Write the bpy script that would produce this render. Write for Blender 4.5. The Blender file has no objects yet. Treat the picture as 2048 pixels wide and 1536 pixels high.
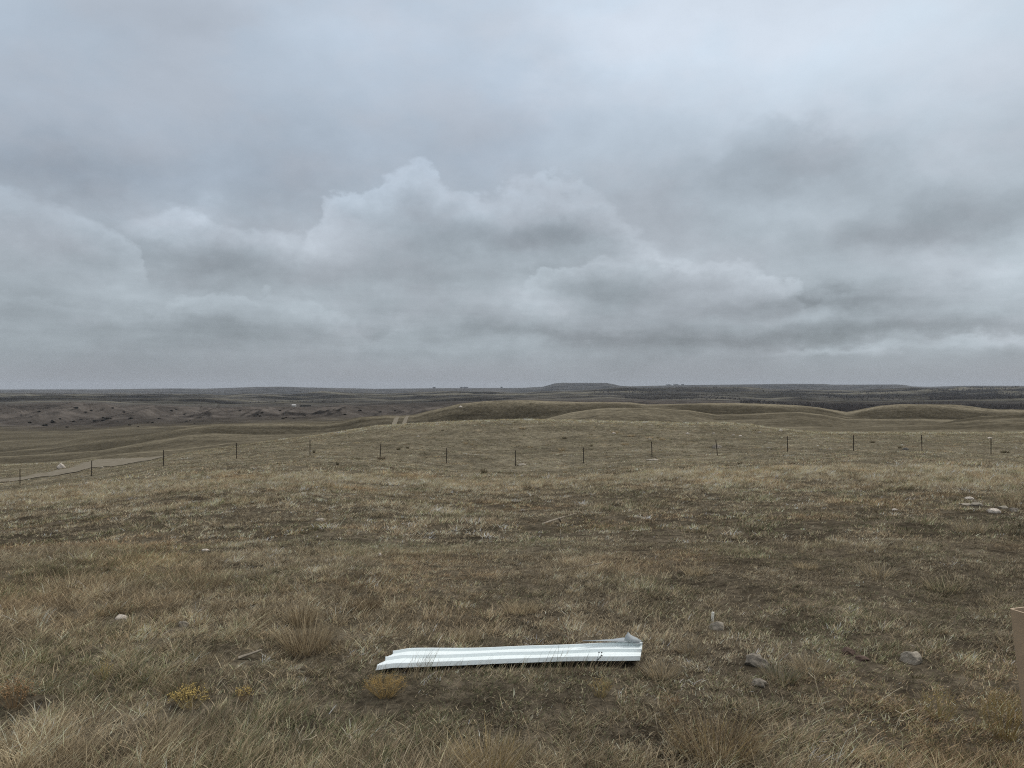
import bpy, bmesh, math, random
import numpy as np
from mathutils import Vector

R = math.radians
random.seed(7)
F = 1518.0           # focal length in photo pixels (2048 px wide)
YH = 772.0           # horizon row
CAMZ = 1.65
scene = bpy.context.scene
col = scene.collection

# ------------------------------------------------------------------ camera
cam = bpy.data.cameras.new("camera")
camo = bpy.data.objects.new("camera", cam)
col.objects.link(camo)
camo.location = (0, 0, CAMZ)
camo.rotation_euler = (R(90), 0, 0)
cam.sensor_width = 36.0
cam.lens = F / 2048 * 36.0
cam.shift_y = (YH - 768) / 2048.0
cam.clip_start = 0.05
cam.clip_end = 60000
scene.camera = camo

scene.view_settings.view_transform = 'Standard'
scene.view_settings.look = 'None'
scene.view_settings.exposure = 0.0
scene.view_settings.gamma = 1.0
scene.cycles.use_denoising = False
scene.cycles.filter_width = 1.15

SUN_AZ, SUN_EL = 62.0, 50.0      # degrees to the right of the view, above the horizon
sun = bpy.data.lights.new("sun", 'SUN')
sun.energy = 1.5
sun.angle = R(12)
sun.color = (1.0, 0.955, 0.88)
suno = bpy.data.objects.new("sun", sun)
col.objects.link(suno)
sd = Vector((math.sin(R(SUN_AZ)) * math.cos(R(SUN_EL)), math.cos(R(SUN_AZ)) * math.cos(R(SUN_EL)), math.sin(R(SUN_EL))))
suno.rotation_euler = sd.to_track_quat('Z', 'Y').to_euler()

# ------------------------------------------------------------------ world: overcast sky
world = bpy.data.worlds.new("World")
scene.world = world
world.use_nodes = True
NT = world.node_tree
NT.nodes.clear()


class G:
    """small helper for math node graphs"""
    def __init__(s, nt): s.nt = nt
    def put(s, sock, v):
        if isinstance(v, (int, float)): sock.default_value = v
        elif isinstance(v, (tuple, list)): sock.default_value = v
        else: s.nt.links.new(v, sock)
    def m(s, op, a, b=0.0, c=0.0, clamp=False):
        n = s.nt.nodes.new('ShaderNodeMath'); n.operation = op; n.use_clamp = clamp
        s.put(n.inputs[0], a); s.put(n.inputs[1], b); s.put(n.inputs[2], c)
        return n.outputs[0]
    def mix(s, f, a, b):
        n = s.nt.nodes.new('ShaderNodeMix'); n.data_type = 'FLOAT'
        s.put(n.inputs[0], f); s.put(n.inputs[2], a); s.put(n.inputs[3], b)
        return n.outputs[0]
    def mixc(s, f, a, b, blend='MIX'):
        n = s.nt.nodes.new('ShaderNodeMix'); n.data_type = 'RGBA'; n.blend_type = blend
        s.put(n.inputs[0], f); s.put(n.inputs[6], a); s.put(n.inputs[7], b)
        return n.outputs[2]
    def noise(s, vec, scale, detail=6, rough=0.55, lac=2.0, dist=0.0, dims='3D'):
        n = s.nt.nodes.new('ShaderNodeTexNoise'); n.noise_dimensions = dims
        if vec is not None: s.nt.links.new(vec, n.inputs['Vector'])
        n.inputs['Scale'].default_value = scale; n.inputs['Detail'].default_value = detail
        n.inputs['Roughness'].default_value = rough; n.inputs['Lacunarity'].default_value = lac
        n.inputs['Distortion'].default_value = dist
        return n
    def smooth(s, v, lo, hi, a=0.0, b=1.0):
        n = s.nt.nodes.new('ShaderNodeMapRange'); n.interpolation_type = 'SMOOTHSTEP'
        s.put(n.inputs[0], v); s.put(n.inputs[1], lo); s.put(n.inputs[2], hi)
        s.put(n.inputs[3], a); s.put(n.inputs[4], b)
        return n.outputs[0]
    def comb(s, x, y, z):
        n = s.nt.nodes.new('ShaderNodeCombineXYZ')
        s.put(n.inputs[0], x); s.put(n.inputs[1], y); s.put(n.inputs[2], z)
        return n.outputs[0]
    def sep(s, v):
        n = s.nt.nodes.new('ShaderNodeSeparateXYZ'); s.nt.links.new(v, n.inputs[0])
        return n.outputs


g = G(NT)


def azel(px, py):
    a = math.atan((px - 1024) / F)
    return a, math.atan((YH - py) / F * math.cos(a))


tc = NT.nodes.new('ShaderNodeTexCoord')
X, Yd, Z = g.sep(tc.outputs['Generated'])
AZ = g.m('ARCTAN2', X, Yd)
EL = g.m('ARCSINE', Z)
# cloud noises: stretched sideways close to the horizon as a flat layer seen from below
vecA = g.comb(g.m('MULTIPLY', AZ, 1.0), g.m('MULTIPLY', EL, 1.9), 0.37)
n1 = g.noise(vecA, 4.5, 8, 0.56)
n1s = g.sep(n1.outputs['Color'])
n2 = g.noise(g.comb(g.m('ADD', AZ, 3.1), g.m('MULTIPLY', EL, 1.5), 1.9), 16.0, 7, 0.6)
n2s = g.sep(n2.outputs['Color'])
n3 = g.noise(g.comb(g.m('ADD', AZ, 7.7), g.m('MULTIPLY', EL, 1.7), 4.2), 6.0, 9, 0.60, dist=0.3)
# horizontally streaked noise for the low clouds
n4 = g.noise(g.comb(g.m('ADD', AZ, 1.7), g.m('MULTIPLY', EL, 7.0), 9.2), 5.0, 8, 0.58)
n5 = g.noise(g.comb(g.m('ADD', AZ, 5.3), g.m('MULTIPLY', EL, 1.35), 2.6), 9.0, 5, 0.5)
n5.noise_type = 'RIDGED_MULTIFRACTAL'; n5.normalize = False
n5.inputs['Offset'].default_value = 1.0; n5.inputs['Gain'].default_value = 1.2
n6 = g.noise(g.comb(g.m('ADD', AZ, 2.2), g.m('MULTIPLY', EL, 1.3), 7.1), 26.0, 6, 0.62)
SOFT = g.smooth(n1s[1], 0.38, 0.62, 0.6, 1.9)
RG = g.m('MINIMUM', n5.outputs['Fac'], 2.0)
WX = g.m('ADD', AZ, g.m('ADD', g.m('MULTIPLY', g.m('SUBTRACT', n1s[0], 0.5), 0.16), g.m('MULTIPLY', g.m('SUBTRACT', n2s[0], 0.5), 0.05)))
WE = g.m('ADD', EL, g.m('ADD', g.m('MULTIPLY', g.m('SUBTRACT', n1s[1], 0.5), 0.075), g.m('MULTIPLY', g.m('SUBTRACT', n2s[1], 0.5), 0.045)))


def blob(px, py, sx, sy, amp):
    a, e = azel(px, py)
    dx = g.m('DIVIDE', g.m('SUBTRACT', WX, a), sx / F)
    dy = g.m('DIVIDE', g.m('SUBTRACT', WE, e), sy / F)
    q = g.m('ADD', g.m('MULTIPLY', dx, dx), g.m('MULTIPLY', dy, dy))
    return g.m('MULTIPLY', g.m('EXPONENT', g.m('MULTIPLY', q, -1.0)), amp)


def addblobs(L, lst):
    for b in lst:
        L = g.m('ADD', L, blob(*b))
    return L


def bank(L, pts, soft, top, low, decay, opac=1.0, xr=None, wob=1.0):
    """a cloud bank whose upper outline follows pts, bright at its top edge and greyer below"""
    n = NT.nodes.new('ShaderNodeFloatCurve')
    c = n.mapping.curves[0]
    P = []
    for px, py in pts:
        a, e = azel(px, py)
        P.append(((a + 0.8) / 1.6, e / 0.6))
    P = sorted(P)
    P = [(0.0, P[0][1])] + P + [(1.0, P[-1][1])]
    while len(c.points) < len(P): c.points.new(0.5, 0.5)
    for q, (x, y) in zip(c.points, P):
        q.location = (x, y)
    n.mapping.update()
    g.put(n.inputs['Value'], g.m('DIVIDE', g.m('ADD', g.m('ADD', AZ, g.m('MULTIPLY', g.m('SUBTRACT', n2s[0], 0.5), 0.06)), 0.8), 1.6))
    e = g.m('MULTIPLY', n.outputs[0], 0.6)
    we = g.m('ADD', EL, g.m('ADD', g.m('MULTIPLY', g.m('SUBTRACT', n1s[2], 0.5), 0.05 * wob), g.m('MULTIPLY', g.m('SUBTRACT', n2s[2], 0.5), 0.07 * wob)))
    we = g.m('ADD', we, g.m('ADD', g.m('MULTIPLY', g.m('SUBTRACT', RG, 0.9), 0.012 * wob), g.m('MULTIPLY', g.m('SUBTRACT', n6.outputs['Fac'], 0.5), 0.03 * wob)))
    d = g.m('SUBTRACT', e, we)
    mk = g.smooth(d, 0.0, g.m('MULTIPLY', SOFT, soft))
    if xr:
        x0, x1, w = xr
        mk = g.m('MULTIPLY', mk, g.smooth(WX, azel(x0, 400)[0] - w, azel(x0, 400)[0] + w))
        mk = g.m('MULTIPLY', mk, g.smooth(WX, azel(x1, 400)[0] - w, azel(x1, 400)[0] + w, 1.0, 0.0))
    mk = g.m('MULTIPLY', mk, opac)
    v = g.m('ADD', low, g.m('MULTIPLY', g.m('EXPONENT', g.m('DIVIDE', g.m('MULTIPLY', g.m('MAXIMUM', d, 0.0), -1.0), decay)), top - low))
    v = g.m('ADD', v, g.m('MULTIPLY', g.m('MULTIPLY', g.m('SUBTRACT', 0.9, RG), g.m('EXPONENT', g.m('DIVIDE', g.m('MULTIPLY', g.m('MAXIMUM', d, 0.0), -1.0), decay * 1.3))), 0.032))
    return g.mix(mk, L, v)


# brightness in display units, painted back to front in directions of the sky
L = g.smooth(EL, 0.0, 0.50, 0.675, 0.775)
L = addblobs(L, [
    (1300, 0, 420, 200, 0.08), (1900, 60, 420, 200, 0.08), (1000, 280, 190, 210, -0.045),
    (130, 190, 230, 120, -0.02), (380, 10, 160, 40, -0.035), (700, 60, 300, 110, 0.02),
    (80, 330, 170, 55, -0.06), (560, 360, 120, 100, -0.05), (1400, 120, 500, 160, 0.03)])
L = g.m('ADD', L, g.m('MULTIPLY', g.m('SUBTRACT', n1.outputs['Fac'], 0.5), 0.08))
# right hand big soft cloud
L = bank(L, [(1120, 430), (1230, 340), (1290, 300), (1400, 295), (1480, 225), (1620, 205), (1740, 240), (1880, 290), (2048, 315)], 0.03, 0.815, 0.70, 0.05, 0.8, (1170, 2600, 0.08))
L = addblobs(L, [(1540, 345, 170, 45, -0.07), (1950, 430, 170, 50, -0.09), (1330, 390, 120, 60, -0.02), (1680, 350, 120, 90, -0.03),
                 (1640, 440, 150, 30, 0.045), (1750, 470, 120, 26, -0.06), (1400, 470, 260, 50, 0.01), (1860, 510, 260, 26, 0.03), (1640, 370, 60, 22, 0.035)])
# left bright bank
L = bank(L, [(-200, 370), (0, 365), (100, 385), (160, 400), (230, 455), (280, 520), (320, 600), (420, 640)], 0.018, 0.79, 0.64, 0.06, 0.9, (-2000, 330, 0.05))
# centre bank with crisp cumulus tops
L = bank(L, [(180, 440), (300, 420), (390, 405), (440, 430), (520, 445), (600, 455), (640, 400), (700, 365), (780, 352), (845, 325), (880, 350), (960, 365), (1040, 370), (1120, 360), (1190, 375), (1240, 410), (1270, 450), (1310, 478), (1400, 505), (1440, 525), (1520, 545), (1640, 585), (1760, 620)],
         0.012, 0.82, 0.655, 0.05, 0.93, (270, 1700, 0.04))
L = addblobs(L, [(1130, 475, 90, 38, -0.11), (930, 480, 130, 30, -0.075), (800, 420, 60, 30, -0.04), (620, 480, 90, 30, 0.03), (420, 430, 40, 18, 0.06),
                 (400, 530, 190, 40, -0.085), (340, 455, 60, 30, 0.02), (700, 470, 60, 40, 0.03), (1350, 520, 90, 28, 0.06), (1240, 580, 150, 36, -0.065)])
# second row of low cumulus
L = bank(L, [(1000, 600), (1060, 560), (1140, 525), (1230, 510), (1300, 500), (1400, 515), (1480, 545), (1560, 560), (1700, 600)], 0.010, 0.80, 0.64, 0.04, 0.8, (1040, 1640, 0.05))
L = addblobs(L, [(1240, 585, 130, 30, -0.05), (1030, 580, 60, 30, 0.085), (1075, 620, 45, 18, 0.05),
                 (1640, 605, 160, 22, -0.06), (1480, 612, 70, 16, -0.03), (1900, 590, 240, 22, -0.02), (1990, 560, 70, 30, 0.09), (1800, 540, 150, 20, 0.03)])
L = bank(L, [(-200, 590), (0, 575), (90, 592), (200, 580), (280, 600), (330, 660)], 0.012, 0.73, 0.635, 0.035, 0.55, (-2000, 330, 0.04))
L = bank(L, [(300, 625), (350, 608), (450, 600), (560, 595), (650, 602), (715, 625), (760, 665)], 0.010, 0.745, 0.635, 0.03, 0.65, (315, 760, 0.02))
L = bank(L, [(740, 660), (820, 600), (900, 580), (980, 590), (1060, 640)], 0.012, 0.745, 0.645, 0.035, 0.5, (740, 1060, 0.03))
L = bank(L, [(1420, 600), (1500, 580), (1600, 590), (1700, 560), (1800, 555), (1900, 575), (2048, 600), (2200, 600)], 0.010, 0.75, 0.635, 0.028, 0.6, (1430, 2600, 0.03))
L = bank(L, [(1050, 655), (1200, 640), (1330, 630), (1500, 645), (1700, 635), (1850, 645), (2048, 640), (2200, 640)], 0.008, 0.70, 0.61, 0.022, 0.55, (1050, 2600, 0.05))
L = bank(L, [(350, 715), (450, 690), (600, 700), (700, 690), (850, 700), (1000, 690), (1100, 700)], 0.008, 0.68, 0.61, 0.018, 0.45, (400, 1100, 0.05))
L = addblobs(L, [(1640, 608, 150, 20, -0.07), (1100, 670, 220, 16, -0.04), (450, 655, 130, 14, -0.03), (1550, 672, 260, 12, -0.04)])
# darker low bases
low = g.smooth(EL, azel(1024, 700)[1], azel(1024, 560)[1], 1.0, 0.0)
L = g.m('SUBTRACT', L, g.m('MULTIPLY', low, 0.005))
L = addblobs(L, [(1100, 668, 240, 22, -0.05), (1600, 680, 240, 20, -0.05), (1900, 655, 200, 18, -0.05), (450, 680, 240, 30, -0.04),
                 (700, 640, 120, 20, 0.02), (330, 620, 140, 22, 0.03), (800, 590, 190, 30, 0.035), (1650, 704, 110, 8, 0.07), (1960, 675, 130, 13, 0.13), (1780, 697, 160, 8, 0.05),
                 (250, 740, 200, 24, -0.03), (600, 600, 60, 20, 0.02), (1850, 735, 260, 22, 0.025), (700, 735, 260, 18, 0.01)])
L = g.m('ADD', L, g.m('MULTIPLY', g.m('SUBTRACT', n6.outputs['Fac'], 0.5), g.smooth(EL, 0.15, 0.35, 0.085, 0.02)))
L = g.m('ADD', L, g.m('MULTIPLY', g.m('SUBTRACT', n3.outputs['Fac'], 0.5), g.smooth(EL, 0.15, 0.4, 0.15, 0.06)))
strk = g.m('MULTIPLY', g.smooth(EL, azel(1024, 690)[1], azel(1024, 450)[1], 1.0, 0.0), g.smooth(EL, 0.01, 0.05))
L = g.m('ADD', L, g.m('MULTIPLY', g.m('MULTIPLY', g.m('SUBTRACT', n4.outputs['Fac'], 0.5), strk), 0.16))
# haze veil right above the horizon
hz = g.smooth(EL, 0.005, 0.05, 1.0, 0.0)
L = g.mix(g.m('MULTIPLY', hz, 0.7), L, 0.605)
L = g.m('MAXIMUM', L, 0.2)
lin = g.m('POWER', L, 2.2)
# unseen sky shaped for its light: brightened overhead, dimmed behind the viewer
up = g.smooth(EL, 0.50, 1.1, 1.0, 2.5)
back = g.smooth(Yd, 0.3, -0.4, 1.0, 0.8)
lin = g.m('MULTIPLY', g.m('MULTIPLY', lin, up), back)
blu = g.m('ADD', g.smooth(EL, 0.12, 0.35), g.m('ADD', blob(200, 200, 420, 200, 0.7), blob(1000, 280, 120, 120, 0.3)))
blu = g.m('MULTIPLY', blu, g.smooth(AZ, -0.3, 0.6, 1.0, 0.45), clamp=True)
tint = g.mixc(blu, (0.88, 1.0, 1.095, 1), (0.84, 0.985, 1.16, 1))
tint = g.mixc(g.smooth(EL, 0.5, 0.9), tint, (1.0, 1.0, 1.0, 1))
tint = g.mixc(g.m('MULTIPLY', hz, 0.8), tint, (0.92, 0.995, 1.095, 1))
tint = g.mixc(g.smooth(n1s[1], 0.42, 0.62, 0.0, 0.35), tint, (0.94, 0.985, 1.09, 1))
cl = NT.nodes.new('ShaderNodeVectorMath'); cl.operation = 'SCALE'
NT.links.new(tint, cl.inputs[0]); NT.links.new(lin, cl.inputs['Scale'])
sky = NT.nodes.new('ShaderNodeTexSky')
sky.sky_type = 'NISHITA'; sky.sun_disc = False
sky.sun_elevation = R(SUN_EL); sky.sun_rotation = R(SUN_AZ)
bgc = NT.nodes.new('ShaderNodeBackground')   # cloud deck
NT.links.new(cl.outputs[0], bgc.inputs[0]); bgc.inputs[1].default_value = 1.0
bgs = NT.nodes.new('ShaderNodeBackground')   # clear sky above it
NT.links.new(sky.outputs[0], bgs.inputs[0]); bgs.inputs[1].default_value = 0.08
mx = NT.nodes.new('ShaderNodeMixShader'); mx.inputs[0].default_value = 0.96
NT.links.new(bgs.outputs[0], mx.inputs[1]); NT.links.new(bgc.outputs[0], mx.inputs[2])
wo = NT.nodes.new('ShaderNodeOutputWorld')
NT.links.new(mx.outputs[0], wo.inputs[0])
world.cycles.sampling_method = 'MANUAL'
world.cycles.sample_map_resolution = 512

# ------------------------------------------------------------------ numpy noise
def _h(ix, iy, seed):
    h = (ix.astype(np.int64) * 374761393 + iy.astype(np.int64) * 668265263 + seed * 1274126177) & 0xFFFFFFFF
    h = ((h ^ (h >> 13)) * 1274126177) & 0xFFFFFFFF
    h = h ^ (h >> 16)
    return (h & 0xFFFF) / 65535.0 * 2 * np.pi


def pn(x, y, seed=0):
    x = np.asarray(x, float); y = np.asarray(y, float)
    x0 = np.floor(x); y0 = np.floor(y)
    fx = x - x0; fy = y - y0
    u = fx * fx * fx * (fx * (fx * 6 - 15) + 10); v = fy * fy * fy * (fy * (fy * 6 - 15) + 10)
    def gr(i, j):
        a = _h(x0 + i, y0 + j, seed)
        return np.cos(a) * (fx - i) + np.sin(a) * (fy - j)
    a = gr(0, 0) * (1 - u) + gr(1, 0) * u
    b = gr(0, 1) * (1 - u) + gr(1, 1) * u
    return (a * (1 - v) + b * v) * 1.5


def fbm(x, y, seed=0, o=4, gain=0.5):
    s = 0; a = 1.0; f = 1.0
    for i in range(o):
        s = s + a * pn(x * f, y * f, seed + i * 17); a *= gain; f *= 2.03
    return s


def ridged(x, y, seed=0, o=4):
    s = 0; a = 1.0; f = 1.0
    for i in range(o):
        s = s + a * (1 - 2 * np.abs(pn(x * f, y * f, seed + i * 17))); a *= 0.5; f *= 2.03
    return s


def sstep(a, b, x):
    t = np.clip((x - a) / (b - a), 0, 1)
    return t * t * (3 - 2 * t)


# ------------------------------------------------------------------ terrain profile
def tab(*p):
    p = np.array(p, float).reshape(-1, 2)
    return p[:, 0], p[:, 1]


T_fence = tab(-200, 985, 40, 970, 183, 952, 327, 931, 473, 917, 620, 911, 760, 919, 893, 927, 1031, 931, 1167, 927, 1304, 914, 1437, 911, 1575, 903, 1707, 901, 1844, 901, 1982, 908, 2250, 915)
T_80 = tab(-200, 955, 0, 949, 100, 941, 200, 928, 300, 921, 400, 906, 512, 893, 620, 889, 760, 893, 1024, 895, 1280, 885, 1437, 879, 1600, 876, 1800, 876, 2048, 880)
T_C = tab(-200, 933, 0, 931, 68, 928, 137, 925.5, 198, 920, 297, 917.5, 359, 909, 430, 899, 526, 885, 615, 873, 697, 862, 748, 854, 851, 847.5, 936, 843, 1039, 840.5, 1158, 842, 1295, 845.5, 1380, 848, 1450, 847, 1502, 851, 1553, 858, 1650, 866, 1800, 867, 2048, 866)
T_150 = tab(-200, 955, 0, 950, 300, 940, 600, 900, 800, 868, 1039, 858, 1300, 860, 1450, 862, 1553, 864, 1650, 862, 1800, 860, 2048, 858)
T_D = tab(-200, 927, 0, 924, 60, 923, 126, 920, 239, 906, 376, 895, 478, 884, 533, 883, 640, 880, 800, 868, 1000, 868, 1300, 864, 1450, 856, 1553, 851, 1700, 850, 1800, 849.5, 1871, 848, 1912, 839, 1963, 831.5, 2048, 825, 2250, 815)
T_S = tab(-200, 914, 0, 912, 103, 905, 200, 897, 308, 880, 376, 870.5, 427, 869, 513, 873, 600, 872, 680, 866, 721, 859, 760, 852, 800, 851, 900, 850, 1024, 850, 1090, 837, 1141, 826, 1193, 820, 1295, 817.5, 1346, 821, 1380, 823, 1433, 831, 1500, 829, 1600, 825, 1650, 830, 1693, 838, 1850, 838, 2048, 842)
T_SF = (T_S[0], np.maximum(T_S[1] + 13, 0))
T_SB = (T_S[0], T_S[1] + 3.5)
T_E = tab(-200, 908, 0, 905, 103, 897, 171, 884, 308, 867, 427, 851, 513, 849, 581, 849.5, 640, 852, 680, 848, 721, 837, 772, 833, 796, 834.5, 827, 834, 844, 829.5, 885, 820, 919, 811, 970, 805, 1056, 803, 1107, 805, 1193, 805.6, 1261, 806.6, 1295, 811, 1329, 811, 1416, 809, 1485, 809, 1587, 811, 1638, 814.5, 1673, 821, 1693, 825, 1724, 819, 1758, 813, 1799, 810, 1860, 810, 1912, 813, 1963, 820, 1997, 823, 2048, 824)
T_550 = tab(-200, 885, 0, 882, 150, 875, 308, 872, 600, 862, 800, 850, 1024, 830, 1693, 842, 2048, 842)
T_F = tab(-200, 858, 0, 858, 120, 860, 219, 856, 325, 853, 427, 848, 530, 846, 700, 841, 800, 838, 1024, 822, 1280, 822, 1693, 834, 2048, 834)
T_G = tab(-200, 814, 0, 813, 50, 812, 103, 808, 160, 807.5, 205, 809, 239, 815, 300, 813, 380, 817, 444, 819, 581, 817.5, 700, 813.5, 820, 811, 880, 810, 1024, 802, 1280, 803, 1400, 804, 1500, 806, 1600, 812, 1693, 814, 1800, 812, 2048, 813)
T_H = tab(-200, 797, 0, 797, 342, 798, 520, 801, 700, 799, 1024, 795, 1280, 791, 1500, 794, 1700, 797, 1850, 795, 2048, 796)
T_G2 = tab(-200, 805, 0, 806, 80, 804, 170, 802.5, 260, 805, 342, 807, 444, 808, 560, 806, 640, 808, 740, 805, 820, 804, 900, 800, 960, 801, 1040, 798, 1120, 800, 1220, 797, 1300, 799, 1400, 797, 1500, 800, 1600, 797, 1700, 800, 1850, 802, 2048, 800)
T_G2B = (T_G2[0], T_G2[1] + 2.5)
T_H2 = tab(-200, 792, 0, 793, 100, 791.5, 205, 792.5, 300, 793.5, 400, 792, 520, 794, 600, 795, 700, 791.5, 800, 793, 900, 789, 1000, 791, 1080, 788, 1150, 786.5, 1220, 785, 1280, 784, 1360, 786, 1450, 784, 1530, 787, 1620, 786, 1720, 787.5, 1850, 784, 1950, 786, 2048, 784)
T_H2B = (T_H2[0], T_H2[1] + 2.5)
T_HB = (T_H[0], T_H[1] + 2.5)
T_I = tab(-200, 788, 0, 787, 205, 788, 342, 789, 444, 791, 496, 787, 581, 789.6, 643, 783.4, 697, 786, 765, 788, 902, 783, 988, 784.5, 1039, 788, 1083, 783.4, 1159, 782, 1210, 779.5, 1247, 775, 1278, 777, 1348, 776, 1450, 774, 1485, 773.5, 1519, 776, 1539, 779.5, 1656, 781, 1724, 782, 1758, 779, 1826, 777.5, 1895, 778, 1929, 776, 2048, 776)
T_IT = (T_I[0], T_I[1] + 3.0)
T_J = tab(-200, 780.5, 0, 780, 205, 779.3, 342, 777, 410, 777.6, 513, 773.8, 564, 773.2, 615, 775, 697, 776.5, 748, 778, 885, 776.5, 1039, 776, 1085, 773.5, 1098, 770, 1108, 767, 1124, 765.6, 1213, 765.8, 1228, 768.5, 1240, 771.5, 1261, 772.5, 1348, 770.5, 1450, 769.3, 1587, 767.5, 1649, 768, 1665, 769.3, 1792, 769, 1808, 769.6, 1826, 773, 1860, 773.5, 1929, 771.5, 2048, 771.5)
T_K = (T_J[0], T_J[1] * 0 + 779.0)
ROWS = [(60.0, T_fence), (80.0, T_80), (112.0, T_C), (150.0, T_150), (220.0, T_D), (262.0, T_SF), (310.0, T_S), (345.0, T_SB), (400.0, T_E), (550.0, T_550),
        (760.0, T_F), (1200.0, T_G), (1500.0, T_G2), (1700.0, T_G2B), (2000.0, T_H), (2250.0, T_HB), (2600.0, T_H2), (2850.0, T_H2B), (3200.0, T_I), (5000.0, T_IT), (9000.0, T_J), (16000.0, T_K)]
RY = np.array([0.0, 5.0, 12.0, 30.0] + [r[0] for r in ROWS])


def base_z(px, Y):
    px = np.asarray(px, float); Y = np.asarray(Y, float)
    Zc = []
    z60 = CAMZ - (np.interp(px, *T_fence) - YH) / F * 60.0
    Zc.append(np.zeros_like(px)); Zc.append(0.0 * px - 0.01)
    Zc.append(z60 * 0.105); Zc.append(z60 * 0.44)
    for yy, t in ROWS:
        Zc.append(CAMZ - (np.interp(px, *t) - YH) / F * yy)
    Zc = np.array(Zc)                       # K x N
    h = np.diff(RY)[:, None]
    d = np.diff(Zc, axis=0) / h
    m = np.zeros_like(Zc)
    w1 = 2 * h[1:] + h[:-1]; w2 = h[1:] + 2 * h[:-1]
    same = (d[1:] * d[:-1]) > 0
    den = np.where(same, w1 / np.where(d[:-1] == 0, 1, d[:-1]) + w2 / np.where(d[1:] == 0, 1, d[1:]), 1)
    m[1:-1] = np.where(same, (w1 + w2) / den, 0)
    m[0] = d[0]; m[-1] = d[-1]
    k = np.clip(np.searchsorted(RY, Y, side='right') - 1, 0, len(RY) - 2)
    ii = np.arange(px.size)
    hh = RY[k + 1] - RY[k]
    t = np.clip((Y - RY[k]) / hh, 0, 1)
    z0 = Zc[k, ii]; z1 = Zc[k + 1, ii]; m0 = m[k, ii] * hh; m1 = m[k + 1, ii] * hh
    t2 = t * t; t3 = t2 * t
    return (2 * t3 - 3 * t2 + 1) * z0 + (t3 - 2 * t2 + t) * m0 + (-2 * t3 + 3 * t2) * z1 + (t3 - t2) * m1


def pxY(x, y):
    th = np.arctan2(x, y)
    r = np.hypot(x, y)
    thc = np.clip(th, -R(48), R(48))
    px = 1024 + F * np.tan(thc)
    # rear half blends from one side's edge to the other's
    back = sstep(R(48), R(180), np.abs(th))
    px = px * (1 - back) + 1024 * back
    return px, r * np.cos(thc)


def H(x, y):
    x = np.atleast_1d(np.asarray(x, float)); y = np.atleast_1d(np.asarray(y, float))
    sh = x.shape
    x = x.ravel(); y = y.ravel()
    px, Y = pxY(x, y)
    # wander of the profile rows in depth so the folds do not run parallel to the picture
    wob = 1 + 0.10 * fbm(x / 160.0, y / 420.0, 5, 2) * sstep(180, 260, Y) * (1 - sstep(300, 380, Y) * 0.7)
    z = base_z(px, Y * wob)
    z = z + 0.055 * fbm(x / 1.9, y / 1.9, 11, 4) * sstep(1.5, 4, Y) * (1 - sstep(60, 200, Y))
    z = z + 0.16 * fbm(x / 12.0, y / 12.0, 21, 3) * sstep(9, 20, Y) * (1 - sstep(50, 60, Y) * 0.7)
    mid = sstep(120, 200, Y) * (1 - sstep(900, 1100, Y))
    z = z + mid * (0.5 * fbm(x / 55.0, y / 90.0, 31, 3) + 0.0022 * Y * ridged(x / 130.0 + y / 500.0, y / 300.0, 41, 3) * 0.55)
    # eroded breaks of the valley wall
    L3 = sstep(740, 850, Y) * (1 - sstep(1230, 1500, Y))
    wleft = 1 - sstep(600, 950, px)
    z = z + L3 * (ridged(x / 95.0 + 0.25 * fbm(x / 200, y / 200, 9, 2), y / 330.0, 51, 4) - 0.7) * (2.2 + 3.2 * wleft) * np.exp(-((Y - 1010) / 170.0) ** 2) * 1.7
    far = sstep(1250, 1700, Y)
    z = z + far * (ridged(x / 420.0, y / 900.0, 61, 4) - 0.6) * (0.0027 * np.minimum(Y, 4000)) * (1 - 0.75 * sstep(2600, 3300, Y)) * (1 - sstep(6000, 8500, Y))
    bluff = sstep(1680, 1850, px) * sstep(2000, 2400, Y) * (1 - sstep(3300, 4500, Y))
    z = z + bluff * (ridged(x / 120.0, y / 700.0, 71, 4) - 0.7) * 6.0
    return z.reshape(sh)


def Hs(x, y): return float(H(np.array([x]), np.array([y]))[0])


def at(px, py, Ymin=2.0, Ymax=9000.0):
    """the ground point first hit by the ray through a photo pixel"""
    Ys = np.exp(np.linspace(math.log(Ymin), math.log(Ymax), 6000))
    xs = (px - 1024) / F * Ys
    zr = CAMZ - (py - YH) / F * Ys
    hz_ = H(xs, Ys)
    k = np.argmax(hz_ >= zr)
    if hz_[k] < zr[k]: k = len(Ys) - 1
    return Vector((xs[k], Ys[k], hz_[k]))


# ------------------------------------------------------------------ mesh / material helpers
def tag(o, label=None, cat=None, group=None, kind=None):
    if label: o['label'] = label
    if cat: o['category'] = cat
    if group: o['group'] = group
    if kind: o['kind'] = kind
    return o


def npmesh(name, V, FL, counts, mats=(), colors=None, smooth=True):
    """V: n x 3, FL: flat loop indices, counts: verts per face"""
    me = bpy.data.meshes.new(name)
    V = np.ascontiguousarray(V, np.float32)
    me.vertices.add(len(V)); me.vertices.foreach_set('co', V.ravel())
    me.loops.add(len(FL)); me.loops.foreach_set('vertex_index', np.ascontiguousarray(FL, np.int32))
    counts = np.asarray(counts, np.int32)
    st = np.zeros(len(counts), np.int32); st[1:] = np.cumsum(counts)[:-1]
    me.polygons.add(len(counts)); me.polygons.foreach_set('loop_start', st)
    me.polygons.foreach_set('loop_total', counts)
    me.polygons.foreach_set('use_smooth', np.full(len(counts), smooth, bool))
    if colors is not None:
        a = me.color_attributes.new('tone', 'FLOAT_COLOR', 'POINT')
        c = np.ones((len(V), 4), np.float32); c[:, :3] = colors
        a.data.foreach_set('color', c.ravel())
    for m in mats: me.materials.append(m)
    me.update(calc_edges=True)
    return me


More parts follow.
